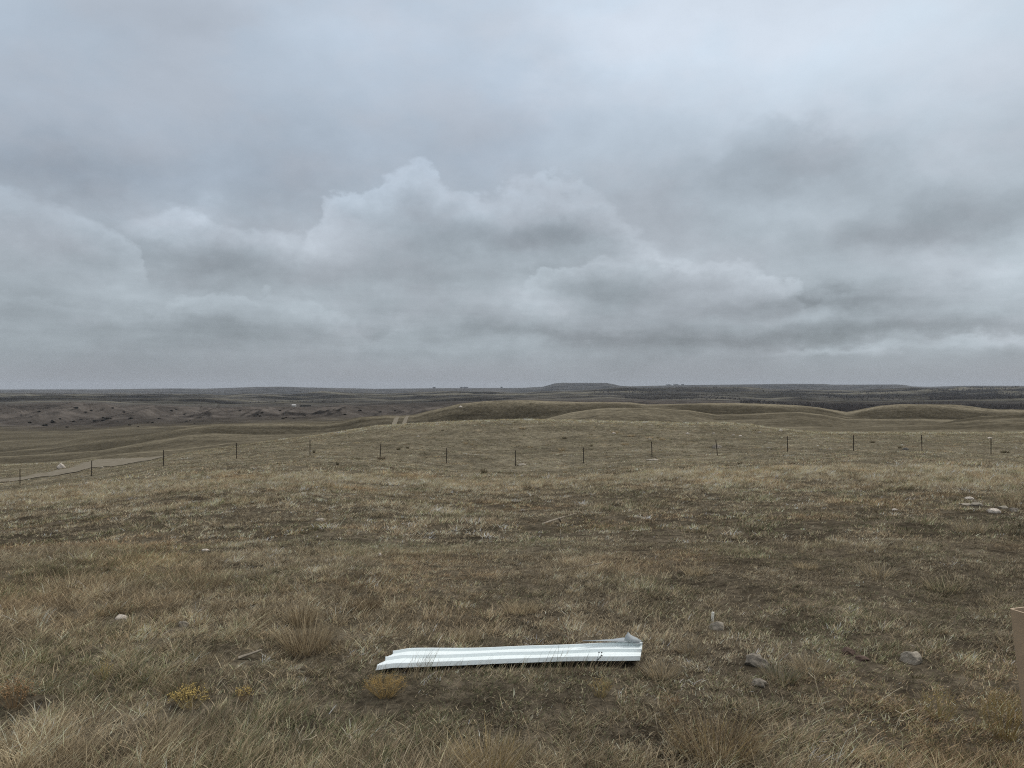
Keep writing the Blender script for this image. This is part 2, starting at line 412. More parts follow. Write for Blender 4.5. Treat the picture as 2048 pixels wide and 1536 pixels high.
def link(name, me, parent=None, loc=None):
    o = bpy.data.objects.new(name, me)
    col.objects.link(o)
    if parent: o.parent = parent
    if loc is not None: o.location = loc
    return o


def newmat(name):
    m = bpy.data.materials.new(name); m.use_nodes = True
    nt = m.node_tree; nt.nodes.clear()
    out = nt.nodes.new('ShaderNodeOutputMaterial')
    return m, nt, G(nt), out


def attr(nt, name='tone'):
    n = nt.nodes.new('ShaderNodeAttribute'); n.attribute_name = name
    return n.outputs['Color']


def mat_simple(name, c, rough=0.8, noise_scale=8.0, var=0.25, bump=0.2, metal=0.0, spec=0.3, bscale=None, coord='Object'):
    m, nt, q, out = newmat(name)
    t = nt.nodes.new('ShaderNodeTexCoord')
    n = q.noise(t.outputs[coord], noise_scale, 6, 0.6)
    a = tuple(x * (1 - var) for x in c) + (1,); b = tuple(min(1, x * (1 + var)) for x in c) + (1,)
    cc = q.mixc(q.smooth(n.outputs['Fac'], 0.3, 0.7), a, b)
    p = nt.nodes.new('ShaderNodeBsdfPrincipled')
    nt.links.new(cc, p.inputs['Base Color'])
    p.inputs['Roughness'].default_value = rough; p.inputs['Metallic'].default_value = metal
    p.inputs['Specular IOR Level'].default_value = spec
    if bump:
        nb = q.noise(t.outputs[coord], bscale or noise_scale * 4, 6, 0.6)
        b_ = nt.nodes.new('ShaderNodeBump'); b_.inputs['Strength'].default_value = bump
        b_.inputs['Distance'].default_value = 0.02
        nt.links.new(nb.outputs['Fac'], b_.inputs['Height']); nt.links.new(b_.outputs[0], p.inputs['Normal'])
    nt.links.new(p.outputs[0], out.inputs[0])
    return m


def mat_blade():
    m, nt, q, out = newmat('dry_grass_blades')
    d = nt.nodes.new('ShaderNodeBsdfDiffuse'); t = nt.nodes.new('ShaderNodeBsdfTranslucent')
    c = attr(nt)
    nt.links.new(c, d.inputs[0]); nt.links.new(c, t.inputs[0])
    mx_ = nt.nodes.new('ShaderNodeMixShader'); mx_.inputs[0].default_value = 0.33
    nt.links.new(d.outputs[0], mx_.inputs[1]); nt.links.new(t.outputs[0], mx_.inputs[2])
    nt.links.new(mx_.outputs[0], out.inputs[0])
    return m


M_blade = mat_blade()


def mat_terrain(name, scales, amp, bumps):
    m, nt, q, out = newmat(name)
    t = nt.nodes.new('ShaderNodeTexCoord')
    c = attr(nt)
    for s, a, sy in scales:
        v = nt.nodes.new('ShaderNodeMapping'); v.inputs['Scale'].default_value = (s, s * sy, s)
        nt.links.new(t.outputs['Object'], v.inputs[0])
        n = q.noise(v.outputs[0], 1.0, 6, 0.65)
        f = q.smooth(n.outputs['Fac'], 0.3, 0.7, 1 - a, 1 + a)
        vm = nt.nodes.new('ShaderNodeVectorMath'); vm.operation = 'SCALE'
        nt.links.new(c, vm.inputs[0]); nt.links.new(f, vm.inputs['Scale'])
        c = vm.outputs[0]
    p = nt.nodes.new('ShaderNodeBsdfDiffuse')
    nt.links.new(c, p.inputs[0])
    h = None
    for s, dist in bumps:
        v = nt.nodes.new('ShaderNodeMapping'); v.inputs['Scale'].default_value = (s, s, s)
        nt.links.new(t.outputs['Object'], v.inputs[0])
        n = q.noise(v.outputs[0], 1.0, 5, 0.6)
        b_ = nt.nodes.new('ShaderNodeBump'); b_.inputs['Strength'].default_value = 1.0
        b_.inputs['Distance'].default_value = dist
        nt.links.new(n.outputs['Fac'], b_.inputs['Height'])
        if h is not None: nt.links.new(h, b_.inputs['Normal'])
        h = b_.outputs[0]
    if h is not None: nt.links.new(h, p.inputs['Normal'])
    nt.links.new(p.outputs[0], out.inputs[0])
    return m


# ------------------------------------------------------------------ ground sheets
def srgb(r, g_, b):
    f = lambda v: (v / 255) / 12.92 if v / 255 < 0.04045 else ((v / 255 + 0.055) / 1.055) ** 2.4
    return np.array([f(r), f(g_), f(b)])


thetas = np.concatenate([np.linspace(-180, -40, 60)[:-1], np.linspace(-40, 40, 900), np.linspace(40, 180, 60)[1:]]) * math.pi / 180
Yr = [0.0, 0.6, 1.2]
while Yr[-1] < 14000:
    y_ = Yr[-1]
    st_ = 0.013 if y_ < 120 else (0.008 if y_ < 1400 else 0.011)
    Yr.append(y_ * (1 + st_))
Yr = np.array(Yr)
TH, YY = np.meshgrid(thetas, Yr)
RR = YY / np.cos(np.clip(TH, -R(48), R(48)))
GX = RR * np.sin(TH); GY = RR * np.cos(TH)
GZ = H(GX, GY)
PX, YE = pxY(GX.ravel(), GY.ravel()); PX = PX.reshape(GX.shape); YE = YE.reshape(GX.shape)

# surface colours (soil and dry grass, with slope shade and bright crests painted in)
C_soil = np.array([0.084, 0.069, 0.049]); C_straw = np.array([0.33, 0.285, 0.20]); C_green = np.array([0.105, 0.112, 0.066])
C_dark = np.array([0.115, 0.10, 0.08]); C_hill = np.array([0.128, 0.110, 0.077]); C_break = np.array([0.066, 0.057, 0.049]); C_far = np.array([0.056, 0.052, 0.046])
near = np.clip(0.5 + 0.9 * fbm(GX / 6.0, GY / 6.0, 101, 4), 0, 1)
gcol = C_soil * (1 - near[..., None]) + (C_soil * 0.6 + C_straw * 0.14) * near[..., None]
hn = np.clip(0.5 + 0.8 * fbm(GX / 70.0, GY / 110.0, 111, 5), 0, 1)
hill = C_hill * (0.82 + 0.36 * hn[..., None])
# relief shading put into the colour: convex places lighter, hollows darker
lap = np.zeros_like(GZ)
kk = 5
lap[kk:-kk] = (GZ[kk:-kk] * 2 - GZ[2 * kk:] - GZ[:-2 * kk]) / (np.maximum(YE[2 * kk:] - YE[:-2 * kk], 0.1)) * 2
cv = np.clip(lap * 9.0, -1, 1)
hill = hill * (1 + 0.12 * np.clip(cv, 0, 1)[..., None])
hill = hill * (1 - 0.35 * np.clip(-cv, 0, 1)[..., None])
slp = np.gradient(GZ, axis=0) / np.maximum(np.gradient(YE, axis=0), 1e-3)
face = (np.clip((slp - 0.012) / 0.05, 0, 1) * sstep(130, 200, YE))[..., None]  # shade of viewer-facing slopes, painted into the hill colour
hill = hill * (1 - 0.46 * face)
YW = YE * (1 + 0.10 * fbm(GX / 160.0, GY / 420.0, 5, 2) * sstep(180, 260, YE) * (1 - sstep(300, 380, YE) * 0.7))
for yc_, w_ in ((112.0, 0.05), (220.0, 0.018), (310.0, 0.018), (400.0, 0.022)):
    rim = np.exp(-((YW / yc_ - 0.985) / w_) ** 2)[..., None]  # crest lines lightened towards straw to read as lit edges
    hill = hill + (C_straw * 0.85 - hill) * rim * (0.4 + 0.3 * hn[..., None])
st2 = np.clip(fbm(GX / 260.0, GY / 60.0, 131, 4) * 1.6, 0, 1)[..., None] * (YE > 130)[..., None]
hill = hill + (C_straw * 0.8 - hill) * st2 * 0.38
fm = sstep(24, 42, YE)[..., None]
gcol = gcol * (1 - fm) + np.array([0.150, 0.130, 0.092]) * (0.75 + 0.4 * near[..., None]) * fm
f1 = sstep(108, 125, YE)[..., None]
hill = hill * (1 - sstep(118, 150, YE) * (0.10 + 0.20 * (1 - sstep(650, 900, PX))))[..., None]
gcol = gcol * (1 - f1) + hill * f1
# right hand dark hillock, left lowland stays olive
dk = (sstep(1840, 1900, PX) * sstep(185, 200, YE) * (1 - sstep(222, 240, YE)))[..., None]
gcol = gcol * (1 - 0.38 * dk)
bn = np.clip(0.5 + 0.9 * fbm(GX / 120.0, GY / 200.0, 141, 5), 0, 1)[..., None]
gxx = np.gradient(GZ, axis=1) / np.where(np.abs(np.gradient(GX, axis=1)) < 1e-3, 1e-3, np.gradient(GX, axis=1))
side = np.clip(gxx * 3.0, -0.35, 1)[..., None]  # gully shading in the colour: left-facing sides darker, right-facing lighter
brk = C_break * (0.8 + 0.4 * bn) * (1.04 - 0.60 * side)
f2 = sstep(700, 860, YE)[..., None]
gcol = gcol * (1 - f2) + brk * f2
fn = np.clip(0.5 + 1.5 * fbm(GX / 520.0, GY / 300.0, 151, 6), 0, 1)[..., None]
farc = C_far * (0.5 + 0.95 * fn) * (1 - 0.35 * side) * (1.12 - 0.55 * np.clip((slp - 0.0) / 0.035, 0, 1)[..., None])  # side and slope shade of the far ridges multiplied into the colour
pale = sstep(0.35, 0.75, fbm(GX / 500.0, GY / 160.0, 161, 5))[..., None]
farc = farc + (np.array([0.13, 0.12, 0.095]) - farc) * pale * 0.4
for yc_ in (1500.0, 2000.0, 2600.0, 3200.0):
    rim = np.exp(-((YE / yc_ - 0.985) / 0.018) ** 2)[..., None]  # light lines painted along the far crests to separate the ridges
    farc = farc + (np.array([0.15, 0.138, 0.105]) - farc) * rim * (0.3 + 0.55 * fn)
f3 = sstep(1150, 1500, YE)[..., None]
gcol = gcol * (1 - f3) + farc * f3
# patch of bright cut hay on the terrace and rust bench on the mesa rim
hay = (np.exp(-((PX - 548) / 26.0) ** 2 - ((YE - 1225) / 30.0) ** 2) * (0.6 + 0.6 * (fbm(GX / 12, GY / 25, 171, 3) > 0)))[..., None]
gcol = gcol + (np.array([0.36, 0.27, 0.14]) - gcol) * np.clip(hay, 0, 1)
gcol = np.clip(gcol, 0.01, 0.9)

M_ground = mat_terrain('prairie_soil', [(2.2, 0.35, 1), (14.0, 0.45, 1), (0.55, 0.2, 1)], 0.3, [(5.0, 0.10), (25.0, 0.03)])
M_hills = mat_terrain('hill_grass', [(0.9, 0.42, 1), (0.25, 0.28, 1), (0.035, 0.16, 2.5)], 0.3, [(0.8, 0.5)])
M_far = mat_terrain('far_hill_scrub', [(0.05, 0.30, 1), (0.012, 0.22, 2.0)], 0.3, [(0.06, 5.0)])
nT = len(thetas)


def sheet(name, i0, i1, mat):
    n = i1 - i0 + 1
    V = np.stack([GX[i0:i1 + 1].ravel(), GY[i0:i1 + 1].ravel(), GZ[i0:i1 + 1].ravel()], 1)
    C = gcol[i0:i1 + 1].reshape(-1, 3)
    a = (np.arange(n - 1)[:, None] * nT + np.arange(nT - 1)[None, :]).ravel()
    Fq = np.stack([a, a + nT, a + nT + 1, a + 1], 1)[:, ::-1]
    me = npmesh(name, V, Fq.ravel(), np.full(len(Fq), 4), [mat], C)
    o = link(name, me)
    return tag(o, kind='structure')


iA = int(np.searchsorted(Yr, 135.0)); iB = int(np.searchsorted(Yr, 700.0)); iC = len(Yr) - 1
sheet('ground', 0, iA, M_ground)
sheet('hills', iA, iB, M_hills)
sheet('far_hills', iB, iC, M_far)

# ------------------------------------------------------------------ grass
PAL = {
    'straw': np.array([0.64, 0.525, 0.345]), 'tan': np.array([0.43, 0.342, 0.215]), 'brown': np.array([0.235, 0.174, 0.112]),
    'grey': np.array([0.36, 0.315, 0.24]), 'green': np.array([0.20, 0.205, 0.115]), 'gold': np.array([0.50, 0.38, 0.19]),
    'dark': np.array([0.085, 0.068, 0.05])}


def blades(bx, by, bz, hgt, wid, az, lean, curl, color, seg, rng):
    """mesh arrays for n grass blades; az: direction of lean, lean: horizontal reach / height"""
    n = len(bx)
    wdir = rng.uniform(0, 2 * np.pi, n)
    wx = np.cos(wdir) * wid * 0.5; wy = np.sin(wdir) * wid * 0.5
    lx = np.cos(az); ly = np.sin(az)
    rows = []; cols = []
    for k in range(seg + 1):
        t = k / seg
        hor = hgt * (lean * t + curl * t * t)
        zz = hgt * (t - 0.35 * np.minimum(curl, 1.2) * t * t)
        cx = bx + lx * hor; cy = by + ly * hor; cz = bz + zz
        if k < seg:
            tw = 1.0 - 0.55 * t
            rows.append(np.stack([cx - wx * tw, cy - wy * tw, cz], 1)); rows.append(np.stack([cx + wx * tw, cy + wy * tw, cz], 1))
        else:
            rows.append(np.stack([cx, cy, cz], 1))
    m = 2 * seg + 1
    V = np.stack(rows, 1).reshape(-1, 3)
    C = np.repeat(color, m, axis=0)
    base = (np.arange(n) * m)[:, None]
    loops = []; cnt = []
    for k in range(seg - 1):
        loops.append(base + np.array([[2 * k, 2 * k + 1, 2 * k + 3, 2 * k + 2]])); cnt.append(4)
    loops.append(base + np.array([[2 * seg - 2, 2 * seg - 1, 2 * seg]])); cnt.append(3)
    FL = np.concatenate(loops, 1).ravel()
    CN = np.tile(np.array(cnt), n)
    return V, FL, CN, C


def join(parts):
    Vs, Fs, Cs, Ks = [], [], [], []
    off = 0
    for V, FL, CN, C in parts:
        Vs.append(V); Fs.append(FL + off); Cs.append(CN); Ks.append(C); off += len(V)
    return np.concatenate(Vs), np.concatenate(Fs), np.concatenate(Cs), np.concatenate(Ks)


def wedge(n, Y0, Y1, half, rng):
    Y = np.sqrt(rng.uniform(Y0 * Y0, Y1 * Y1, n))
    u = rng.uniform(-half, half, n)
    return u * Y, Y


# metal sheet outline on the ground, kept free of blades
PNL = [(-0.80, 4.33), (0.75, 4.40), (0.81, 4.63), (-0.735, 4.62)]


def in_panel(x, y):
    t = np.clip((x + 0.8) / 1.6, 0, 1)
    return (x > -0.80) & (x < 0.80) & (y > 4.425) & (y < 4.70 - 0.09 * t)


ROAD = []      # filled below; used to keep the road free of tufts


def road_mask(x, y):
    px, Y = pxY(x, y)
    c = np.interp(px, [-200, 0, 60, 109, 158, 183, 206, 259, 345], [64, 68.5, 70.5, 73, 75, 85, 90, 92, 98])
    w = np.interp(px, [-200, 0, 60, 109, 158, 183, 206, 259, 345], [2.2, 2.2, 2.5, 4, 6.5, 12.5, 18, 20, 15])
    e = fbm(x / 3.0, y / 3.0, 301, 3) * 1.8 - 0.2
    return (np.abs(Y - c) < w + e) & (px < 345)


# rocks, shrubs and the like keep the grass around them short
SPOTS = [(at(px, py), w / F) for px, py, w in ((1437, 1260, 34), (1515, 1334, 52), (1520, 1374, 34), (1700, 1310, 30), (1728, 1322, 26), (1828, 1328, 42), (240, 1239, 26), (364, 1253, 22),
         (1941, 999, 18), (1958, 1012, 24), (1934, 1011, 20), (1992, 1026, 26), (2010, 1017, 20), (772, 1394, 90), (380, 1418, 84), (490, 1405, 40), (28, 1418, 90), (1200, 1395, 50), (500, 1318, 40), (410, 1103, 15), (760, 1112, 10))]


def near_spot(x, y):
    k = np.zeros(x.shape, bool)
    for p, w in SPOTS:
        r = w * p.y * 0.62
        k |= (np.abs(x - p.x) < r) & (y < p.y + r * 1.2) & (y > p.y - 0.16 - r * 0.3)
    return k


def patch_fields(x, y):
    px, Y = pxY(x, y)
    imy = YH + (CAMZ - base_z(px, Y)) / np.maximum(Y, 0.5) * F
    # tall pale grass: near-left and foreground strip, and the pale swath before the fence
    tall = 0.55 * sstep(0.2, -1.3, x) * sstep(11, 5, Y) + 0.6 * sstep(3.75, 3.2, Y) + 0.7 * np.exp(-((Y - 113) / 9.0) ** 2)
    tall = tall + 0.75 * np.exp(-((Y - 26) / 8.0) ** 2) + 0.35 * sstep(1700, 2048, px) * sstep(14, 20, Y) * sstep(45, 30, Y)
    tall = tall + 0.5 * fbm(x / 2.2, y / 2.2, 201, 3)
    green = 0.30 + 0.95 * fbm(x / 1.6, y / 1.6, 211, 4) + 0.22 * sstep(1.5, 4, x) * sstep(3.8, 6, Y) * sstep(22, 10, Y)
    green = green + 0.25 * sstep(64, 75, Y) * sstep(108, 100, Y)
    green = green - 0.35 * np.exp(-((Y - 26) / 9.0) ** 2) + 0.25 * sstep(36, 46, Y) * sstep(70, 55, Y) + 0.22 * sstep(500, 900, px) * sstep(60, 75, Y)
    bare = 0.30 + 0.9 * fbm(x / 1.1 + 30, y / 1.1, 221, 4) + 0.16 * sstep(-0.5, 1.5, x) * sstep(4.6, 6, Y) * sstep(20, 12, Y) - 0.30 * sstep(4.5, 4.2, Y)
    return np.clip(tall, 0, 1.3), np.clip(green, 0, 1), np.clip(bare, 0, 1)


def blade_colors(x, y, tall, green, rng, n, patch=None):
    w = rng.uniform(0, 1, n)
    c = np.empty((n, 3))
    base = PAL['tan'] * 0.55 + PAL['grey'] * 0.45
    c[:] = base
    c[w < 0.22] = PAL['brown']; c[(w > 0.22) & (w < 0.36)] = PAL['grey']; c[w > 0.78] = PAL['straw']
    c[(w > 0.36) & (w < 0.46)] = PAL['dark'] * 1.3
    tl = np.clip(tall, 0, 1)[:, None]
    c = c * (1 - 0.55 * tl) + (PAL['straw'] * 0.5 + PAL['tan'] * 0.5) * 0.55 * tl * (0.6 + 0.8 * w[:, None])
    gsel = (rng.uniform(0, 1, n) < green * 0.40)[:, None]
    c = np.where(gsel, PAL['green'] * (0.7 + 0.7 * w[:, None]), c)
    big = (1 + 0.22 * fbm(x / 4.0, y / 4.0, 231, 3) + 0.24 * fbm(x / 0.55, y / 0.55, 233, 2) * (y < 40))[:, None]
    red = np.clip(fbm(x / 2.7 + 9, y / 2.7, 241, 3), 0, 1)[:, None]
    c = c * (1 + red * np.array([0.12, -0.02, -0.12]))
    px_, Y_ = pxY(x, y)
    zone = 1 + 0.16 * np.exp(-((Y_ - 25) / 7.0) ** 2) - 0.12 * sstep(0.0, 1.5, x) * sstep(4.7, 5.5, Y_) * sstep(20, 13, Y_) - 0.03 * sstep(37, 44, Y_) * sstep(70, 60, Y_) \
        - 0.20 * sstep(66, 74, Y_) * sstep(106, 98, Y_) * sstep(450, 750, px_) * sstep(1600, 1350, px_) + 0.42 * np.exp(-((Y_ - 112) / 6.0) ** 2)  # knoll: shaded face and bright crest painted into the blade colour
    big = big * zone[:, None]
    return np.clip(c * big * rng.uniform(0.75, 1.25, (n, 1)), 0.012, 0.8)


def scatter(nclump, per, Y0, Y1, half, hmin, hmax, wid, seg, spread, seed, litter=0.0, cvar=0.3):
    rng = np.random.default_rng(seed)
    cx, cy = wedge(nclump, Y0, Y1, half, rng)
    tall, green, bare = patch_fields(cx, cy)
    keep = rng.uniform(0, 1, nclump) > np.clip((bare - 0.55) * 1.8, 0, 0.75)
    cx, cy = cx[keep], cy[keep]; tall = tall[keep]; green = green[keep]; bare = bare[keep]
    n0 = len(cx)
    csz = np.exp(rng.normal(0, 0.45, n0))                       # clump size
    k = np.maximum(2, (per * csz * rng.uniform(0.5, 1.4, n0))).astype(int)
    idx = np.repeat(np.arange(n0), k); n = len(idx)
    ang = rng.uniform(0, 2 * np.pi, n); rad = np.abs(rng.normal(0, 1, n)) * spread * np.sqrt(csz[idx])
    bx = cx[idx] + np.cos(ang) * rad; by = cy[idx] + np.sin(ang) * rad
    tl, gr = tall[idx], green[idx]
    hgt = (hmin + (hmax - hmin) * np.clip(tl, 0, 1.2)) * rng.uniform(0.45, 1.25, n) * np.sqrt(csz[idx])
    lean = rng.uniform(0.0, 0.55, n) + 0.35 * np.clip(rad / (spread * 2), 0, 1)
    curl = rng.uniform(0, 0.8, n) ** 1.5
    az = ang + rng.normal(0, 0.6, n)
    wa = 0.15 + 1.1 * fbm(bx / 1.5, by / 1.5, 251, 2)             # wind-combed direction per patch
    mixw = rng.uniform(0, 1, n) < 0.45
    az = np.where(mixw, wa + rng.normal(0, 0.45, n), az)
    lean = np.where(mixw, lean + 0.25, lean)
    if litter > 0:
        lt = rng.uniform(0, 1, n) < litter
        lean = np.where(lt, rng.uniform(1.2, 3.5, n), lean); hgt = np.where(lt, hgt * 0.35, hgt)
        curl = np.where(lt, 0.0, curl)
    w = wid * rng.uniform(0.6, 1.5, n)
    c = blade_colors(bx, by, tl, gr, rng, n) * np.exp(rng.normal(0, cvar, n0))[idx][:, None]
    c = np.clip(c, 0.01, 0.75)
    ok = ~in_panel(bx, by) & ~road_mask(bx, by) & ~(near_spot(bx, by) & (rng.uniform(0, 1, n) < 0.93))
    bx, by, hgt, lean, curl, az, w, c = bx[ok], by[ok], hgt[ok], lean[ok], curl[ok], az[ok], w[ok], c[ok]
    bz = H(bx, by) - 0.004
    # blades behind or beside the metal sheet do not poke through it
    return blades(bx, by, bz, hgt, w, az, lean, curl, c, seg, rng)


parts = [
    scatter(16500, 36, 1.2, 9.0, 1.05, 0.024, 0.080, 0.0034, 3, 0.042, 1, 0.35, 0.34),
    scatter(21000, 10, 1.2, 9.0, 1.05, 0.025, 0.06, 0.004, 2, 0.09, 11, 0.8, 0.2),
    scatter(1300, 40, 1.6, 3.9, 1.05, 0.045, 0.10, 0.0028, 3, 0.05, 2, 0.15),
    scatter(54000, 21, 9.0, 30.0, 1.0, 0.035, 0.12, 0.0085, 2, 0.055, 3, 0.3, 0.42),
]
rg_ = np.random.default_rng(91)
n_ = 420
sx = rg_.uniform(-0.82, 0.80, n_); sy = rg_.uniform(4.31, 4.41, n_)
sx[:40] = rg_.normal(-0.545, 0.035, 40); sx[40:60] = rg_.normal(0.27, 0.09, 20)
sh_ = rg_.uniform(0.04, 0.12, n_); sh_[:40] = rg_.uniform(0.12, 0.22, 40); sh_[40:60] = rg_.uniform(0.10, 0.23, 20)
pl_ = np.array([PAL['tan'], PAL['brown'], PAL['straw'], PAL['green'], PAL['dark'] * 1.5])[rg_.integers(0, 5, n_)]
parts.append(blades(sx, sy, H(sx, sy), sh_, np.full(n_, 0.0022), rg_.uniform(-0.9, 0.9, n_), rg_.uniform(0, 0.6, n_), rg_.uniform(0, 0.4, n_), pl_, 3, rg_))
V, FL, CN, C = join(parts)
o = link('dry_grass', npmesh('dry_grass', V, FL, CN, [M_blade], C))
tag(o, 'short dry prairie grass covering the near slope around the metal sheet', 'grass', kind='stuff')
V, FL, CN, C = join([scatter(68000, 17, 30.0, 128.0, 0.92, 0.05, 0.20, 0.028, 1, 0.17, 4, 0.2, 0.45)])
o = link('dry_grass', npmesh('dry_grass_slope', V, FL, CN, [M_blade], C))
tag(o, 'clumpy dry grass on the fenced slope and the low knoll beyond it', 'grass', kind='stuff')

# ------------------------------------------------------------------ clumps that stand out
def tuft_mesh(name, rad, hgt, n, wid, pal, seed, seg=4, out=0.7, droop=0.5, dead=0.12):
    rng = np.random.default_rng(seed)
    ang = rng.uniform(0, 2 * np.pi, n); r = rad * 0.45 * np.sqrt(rng.uniform(0, 1, n))
    bx = np.cos(ang) * r; by = np.sin(ang) * r
    h = hgt * rng.uniform(0.45, 1.1, n)
    lean = 0.06 + np.minimum(out * (r / (rad * 0.45)) * rng.uniform(0.25, 1.0, n) * rad / hgt, rng.uniform(0.3, 0.85, n))
    curl = droop * rng.uniform(0, 1, n) ** 2
    pl = np.array([PAL[p] for p in pal])
    c = pl[rng.integers(0, len(pal), n)] * rng.uniform(0.45, 1.12, (n, 1))
    V1 = blades(bx, by, np.zeros(n) - 0.01, h, wid * rng.uniform(0.6, 1.4, n), ang + rng.normal(0, 0.5, n), lean, curl, c, seg, rng)
    # matted dead leaves at the foot
    k = int(n * 0.5)
    a2 = rng.uniform(0, 2 * np.pi, k); r2 = rad * 0.6 * np.sqrt(rng.uniform(0, 1, k))
    c2 = PAL['dark'][None, :] * rng.uniform(0.5, 1.6, (k, 1))
    V2 = blades(np.cos(a2) * r2, np.sin(a2) * r2, np.zeros(k) - 0.005, np.full(k, hgt * 0.14), wid * np.ones(k), a2 + rng.normal(0, 1.2, k), rng.uniform(0.5, 2.2, k), np.zeros(k), c2, 2, rng)
    V, FL, CN, C = join([V1, V2])
    return npmesh(name, V, FL, CN, [M_blade], C)


TUFTS = [
    # px, py(base), width px, height px, palette, label
    (612, 1300, 92, 92, ('straw', 'tan', 'tan', 'brown'), 'tall straw bunchgrass with a dark matted foot, left of the white metal sheet'),
    (604, 1248, 46, 62, ('tan', 'brown', 'straw'), 'narrow upright bunchgrass just behind the tall straw bunchgrass'),
    (365, 1385, 60, 50, ('tan', 'green', 'brown'), 'dark green-brown bunchgrass right behind the golden yellow shrub'),
    (1430, 1505, 150, 112, ('brown', 'tan', 'brown', 'gold'), 'broad reddish brown bunchgrass at the bottom edge of the view'),
    (975, 1545, 110, 110, ('gold', 'straw', 'tan'), 'tall golden straw bunchgrass at the bottom edge below the metal sheet'),
    (1940, 1066, 56, 46, ('straw', 'tan', 'grey'), 'pale bunchgrass with dark foot below the cluster of pale stones'),
    (2034, 1014, 62, 56, ('tan', 'straw', 'brown'), 'large bunchgrass beside the pale stones at the right edge'),
    (1392, 1150, 50, 30, ('straw', 'tan'), 'low pale bunchgrass on the mid slope above the metal sheet'),
    (1325, 1352, 66, 42, ('tan', 'grey', 'straw'), 'low spreading bunchgrass at the right end of the metal sheet'),
    (1380, 1305, 50, 28, ('grey', 'tan'), 'small grey bunchgrass between the metal sheet and the grey flat rock'),
    (1612, 1136, 44, 20, ('straw', 'tan'), 'small pale bunchgrass alone on the right mid slope'),
    (930, 1278, 60, 24, ('tan', 'straw'), 'low bunchgrass directly behind the middle of the metal sheet'),
    (1620, 1340, 80, 42, ('grey', 'straw', 'tan'), 'rounded grey bunchgrass between the flat rock and the reddish rock'),
    (1560, 1358, 70, 40, ('tan', 'green', 'grey'), 'bunchgrass just right of the grey flat rock'),
    (140, 1180, 80, 50, ('tan', 'straw', 'brown'), 'brownish bunchgrass far left on the near slope'),
    (400, 1180, 110, 60, ('brown', 'tan', 'tan'), 'wide reddish tan bunchgrass patch on the left slope'),
    (520, 1156, 40, 26, ('grey', 'tan'), 'grey bunchgrass upslope right of the reddish tan patch'),
    (655, 1052, 34, 22, ('brown', 'tan'), 'small dark bunchgrass beside a pale stone high on the left slope'),
    (1040, 1222, 70, 26, ('straw', 'tan'), 'pale low bunchgrass upslope of the metal sheet middle'),
    (730, 1215, 60, 34, ('tan', 'brown'), 'tan bunchgrass upslope of the left end of the metal sheet'),
    (1755, 1150, 70, 34, ('straw', 'grey', 'tan'), 'pale bunchgrass with black foot on the right slope'),
    (1890, 1180, 70, 34, ('straw', 'tan', 'green'), 'greenish pale bunchgrass on the right slope'),
]
for i, (px, py, wp, hp, pal, lab) in enumerate(TUFTS):
    p = at(px, py)
    s = p.y / F
    near_ = p.y < 6
    me = tuft_mesh('grass_tuft', max(wp * s, 0.08), hp * s * 0.74, 560 if near_ else 240, 0.0026 if near_ else 0.0045, pal, 500 + i)
    o = link('grass_tuft', me, loc=p)
    tag(o, lab, 'bunchgrass', 'bunchgrass clumps that stand out from the short grass')

# ------------------------------------------------------------------ shrubs with flower heads
def tube(bm, pts, r0, r1, n=4):
    rings = []
    for i, p in enumerate(pts):
        p = Vector(p)
        a = Vector(pts[max(i - 1, 0)]); b = Vector(pts[min(i + 1, len(pts) - 1)])
        d = (b - a).normalized() if (b - a).length > 1e-9 else Vector((0, 0, 1))
        u = d.orthogonal().normalized(); v = d.cross(u)
        r = r0 + (r1 - r0) * i / max(1, len(pts) - 1)
        rings.append([bm.verts.new(p + (u * math.cos(2 * math.pi * k / n) + v * math.sin(2 * math.pi * k / n)) * r) for k in range(n)])
    for a, b in zip(rings, rings[1:]):
        for k in range(n):
            bm.faces.new((a[k], a[(k + 1) % n], b[(k + 1) % n], b[k]))
    bm.faces.new(rings[0][::-1]); bm.faces.new(rings[-1])


def bm_obj(name, bm, mat, parent=None, loc=None, smooth=False):
    me = bpy.data.meshes.new(name); bm.normal_update(); bm.to_mesh(me); bm.free()
    me.materials.append(mat)
    if smooth: me.polygons.foreach_set('use_smooth', np.ones(len(me.polygons), bool))
    return link(name, me, parent, loc)


M_goldf = mat_simple('dried_flower_heads', (0.36, 0.25, 0.10), 0.9, 30, 0.35, 0)
M_yelf = mat_simple('yellow_flower_heads', (0.50, 0.37, 0.13), 0.9, 30, 0.3, 0)
M_rustf = mat_simple('rusty_flower_heads', (0.33, 0.20, 0.10), 0.9, 30, 0.3, 0)
M_stem = mat_simple('shrub_stems', (0.20, 0.13, 0.065), 0.9, 30, 0.3, 0)
M_stemy = mat_simple('yellow_stems', (0.34, 0.26, 0.11), 0.9, 30, 0.3, 0)
M_pale = mat_simple('bleached_stalk', (0.55, 0.47, 0.33), 0.8, 30, 0.2, 0)
M_stick = mat_simple('weathered_wood', (0.27, 0.23, 0.175), 0.85, 20, 0.35, 0.3)
M_black = mat_simple('dark_seed_heads', (0.03, 0.025, 0.02), 0.9, 20, 0.3, 0)


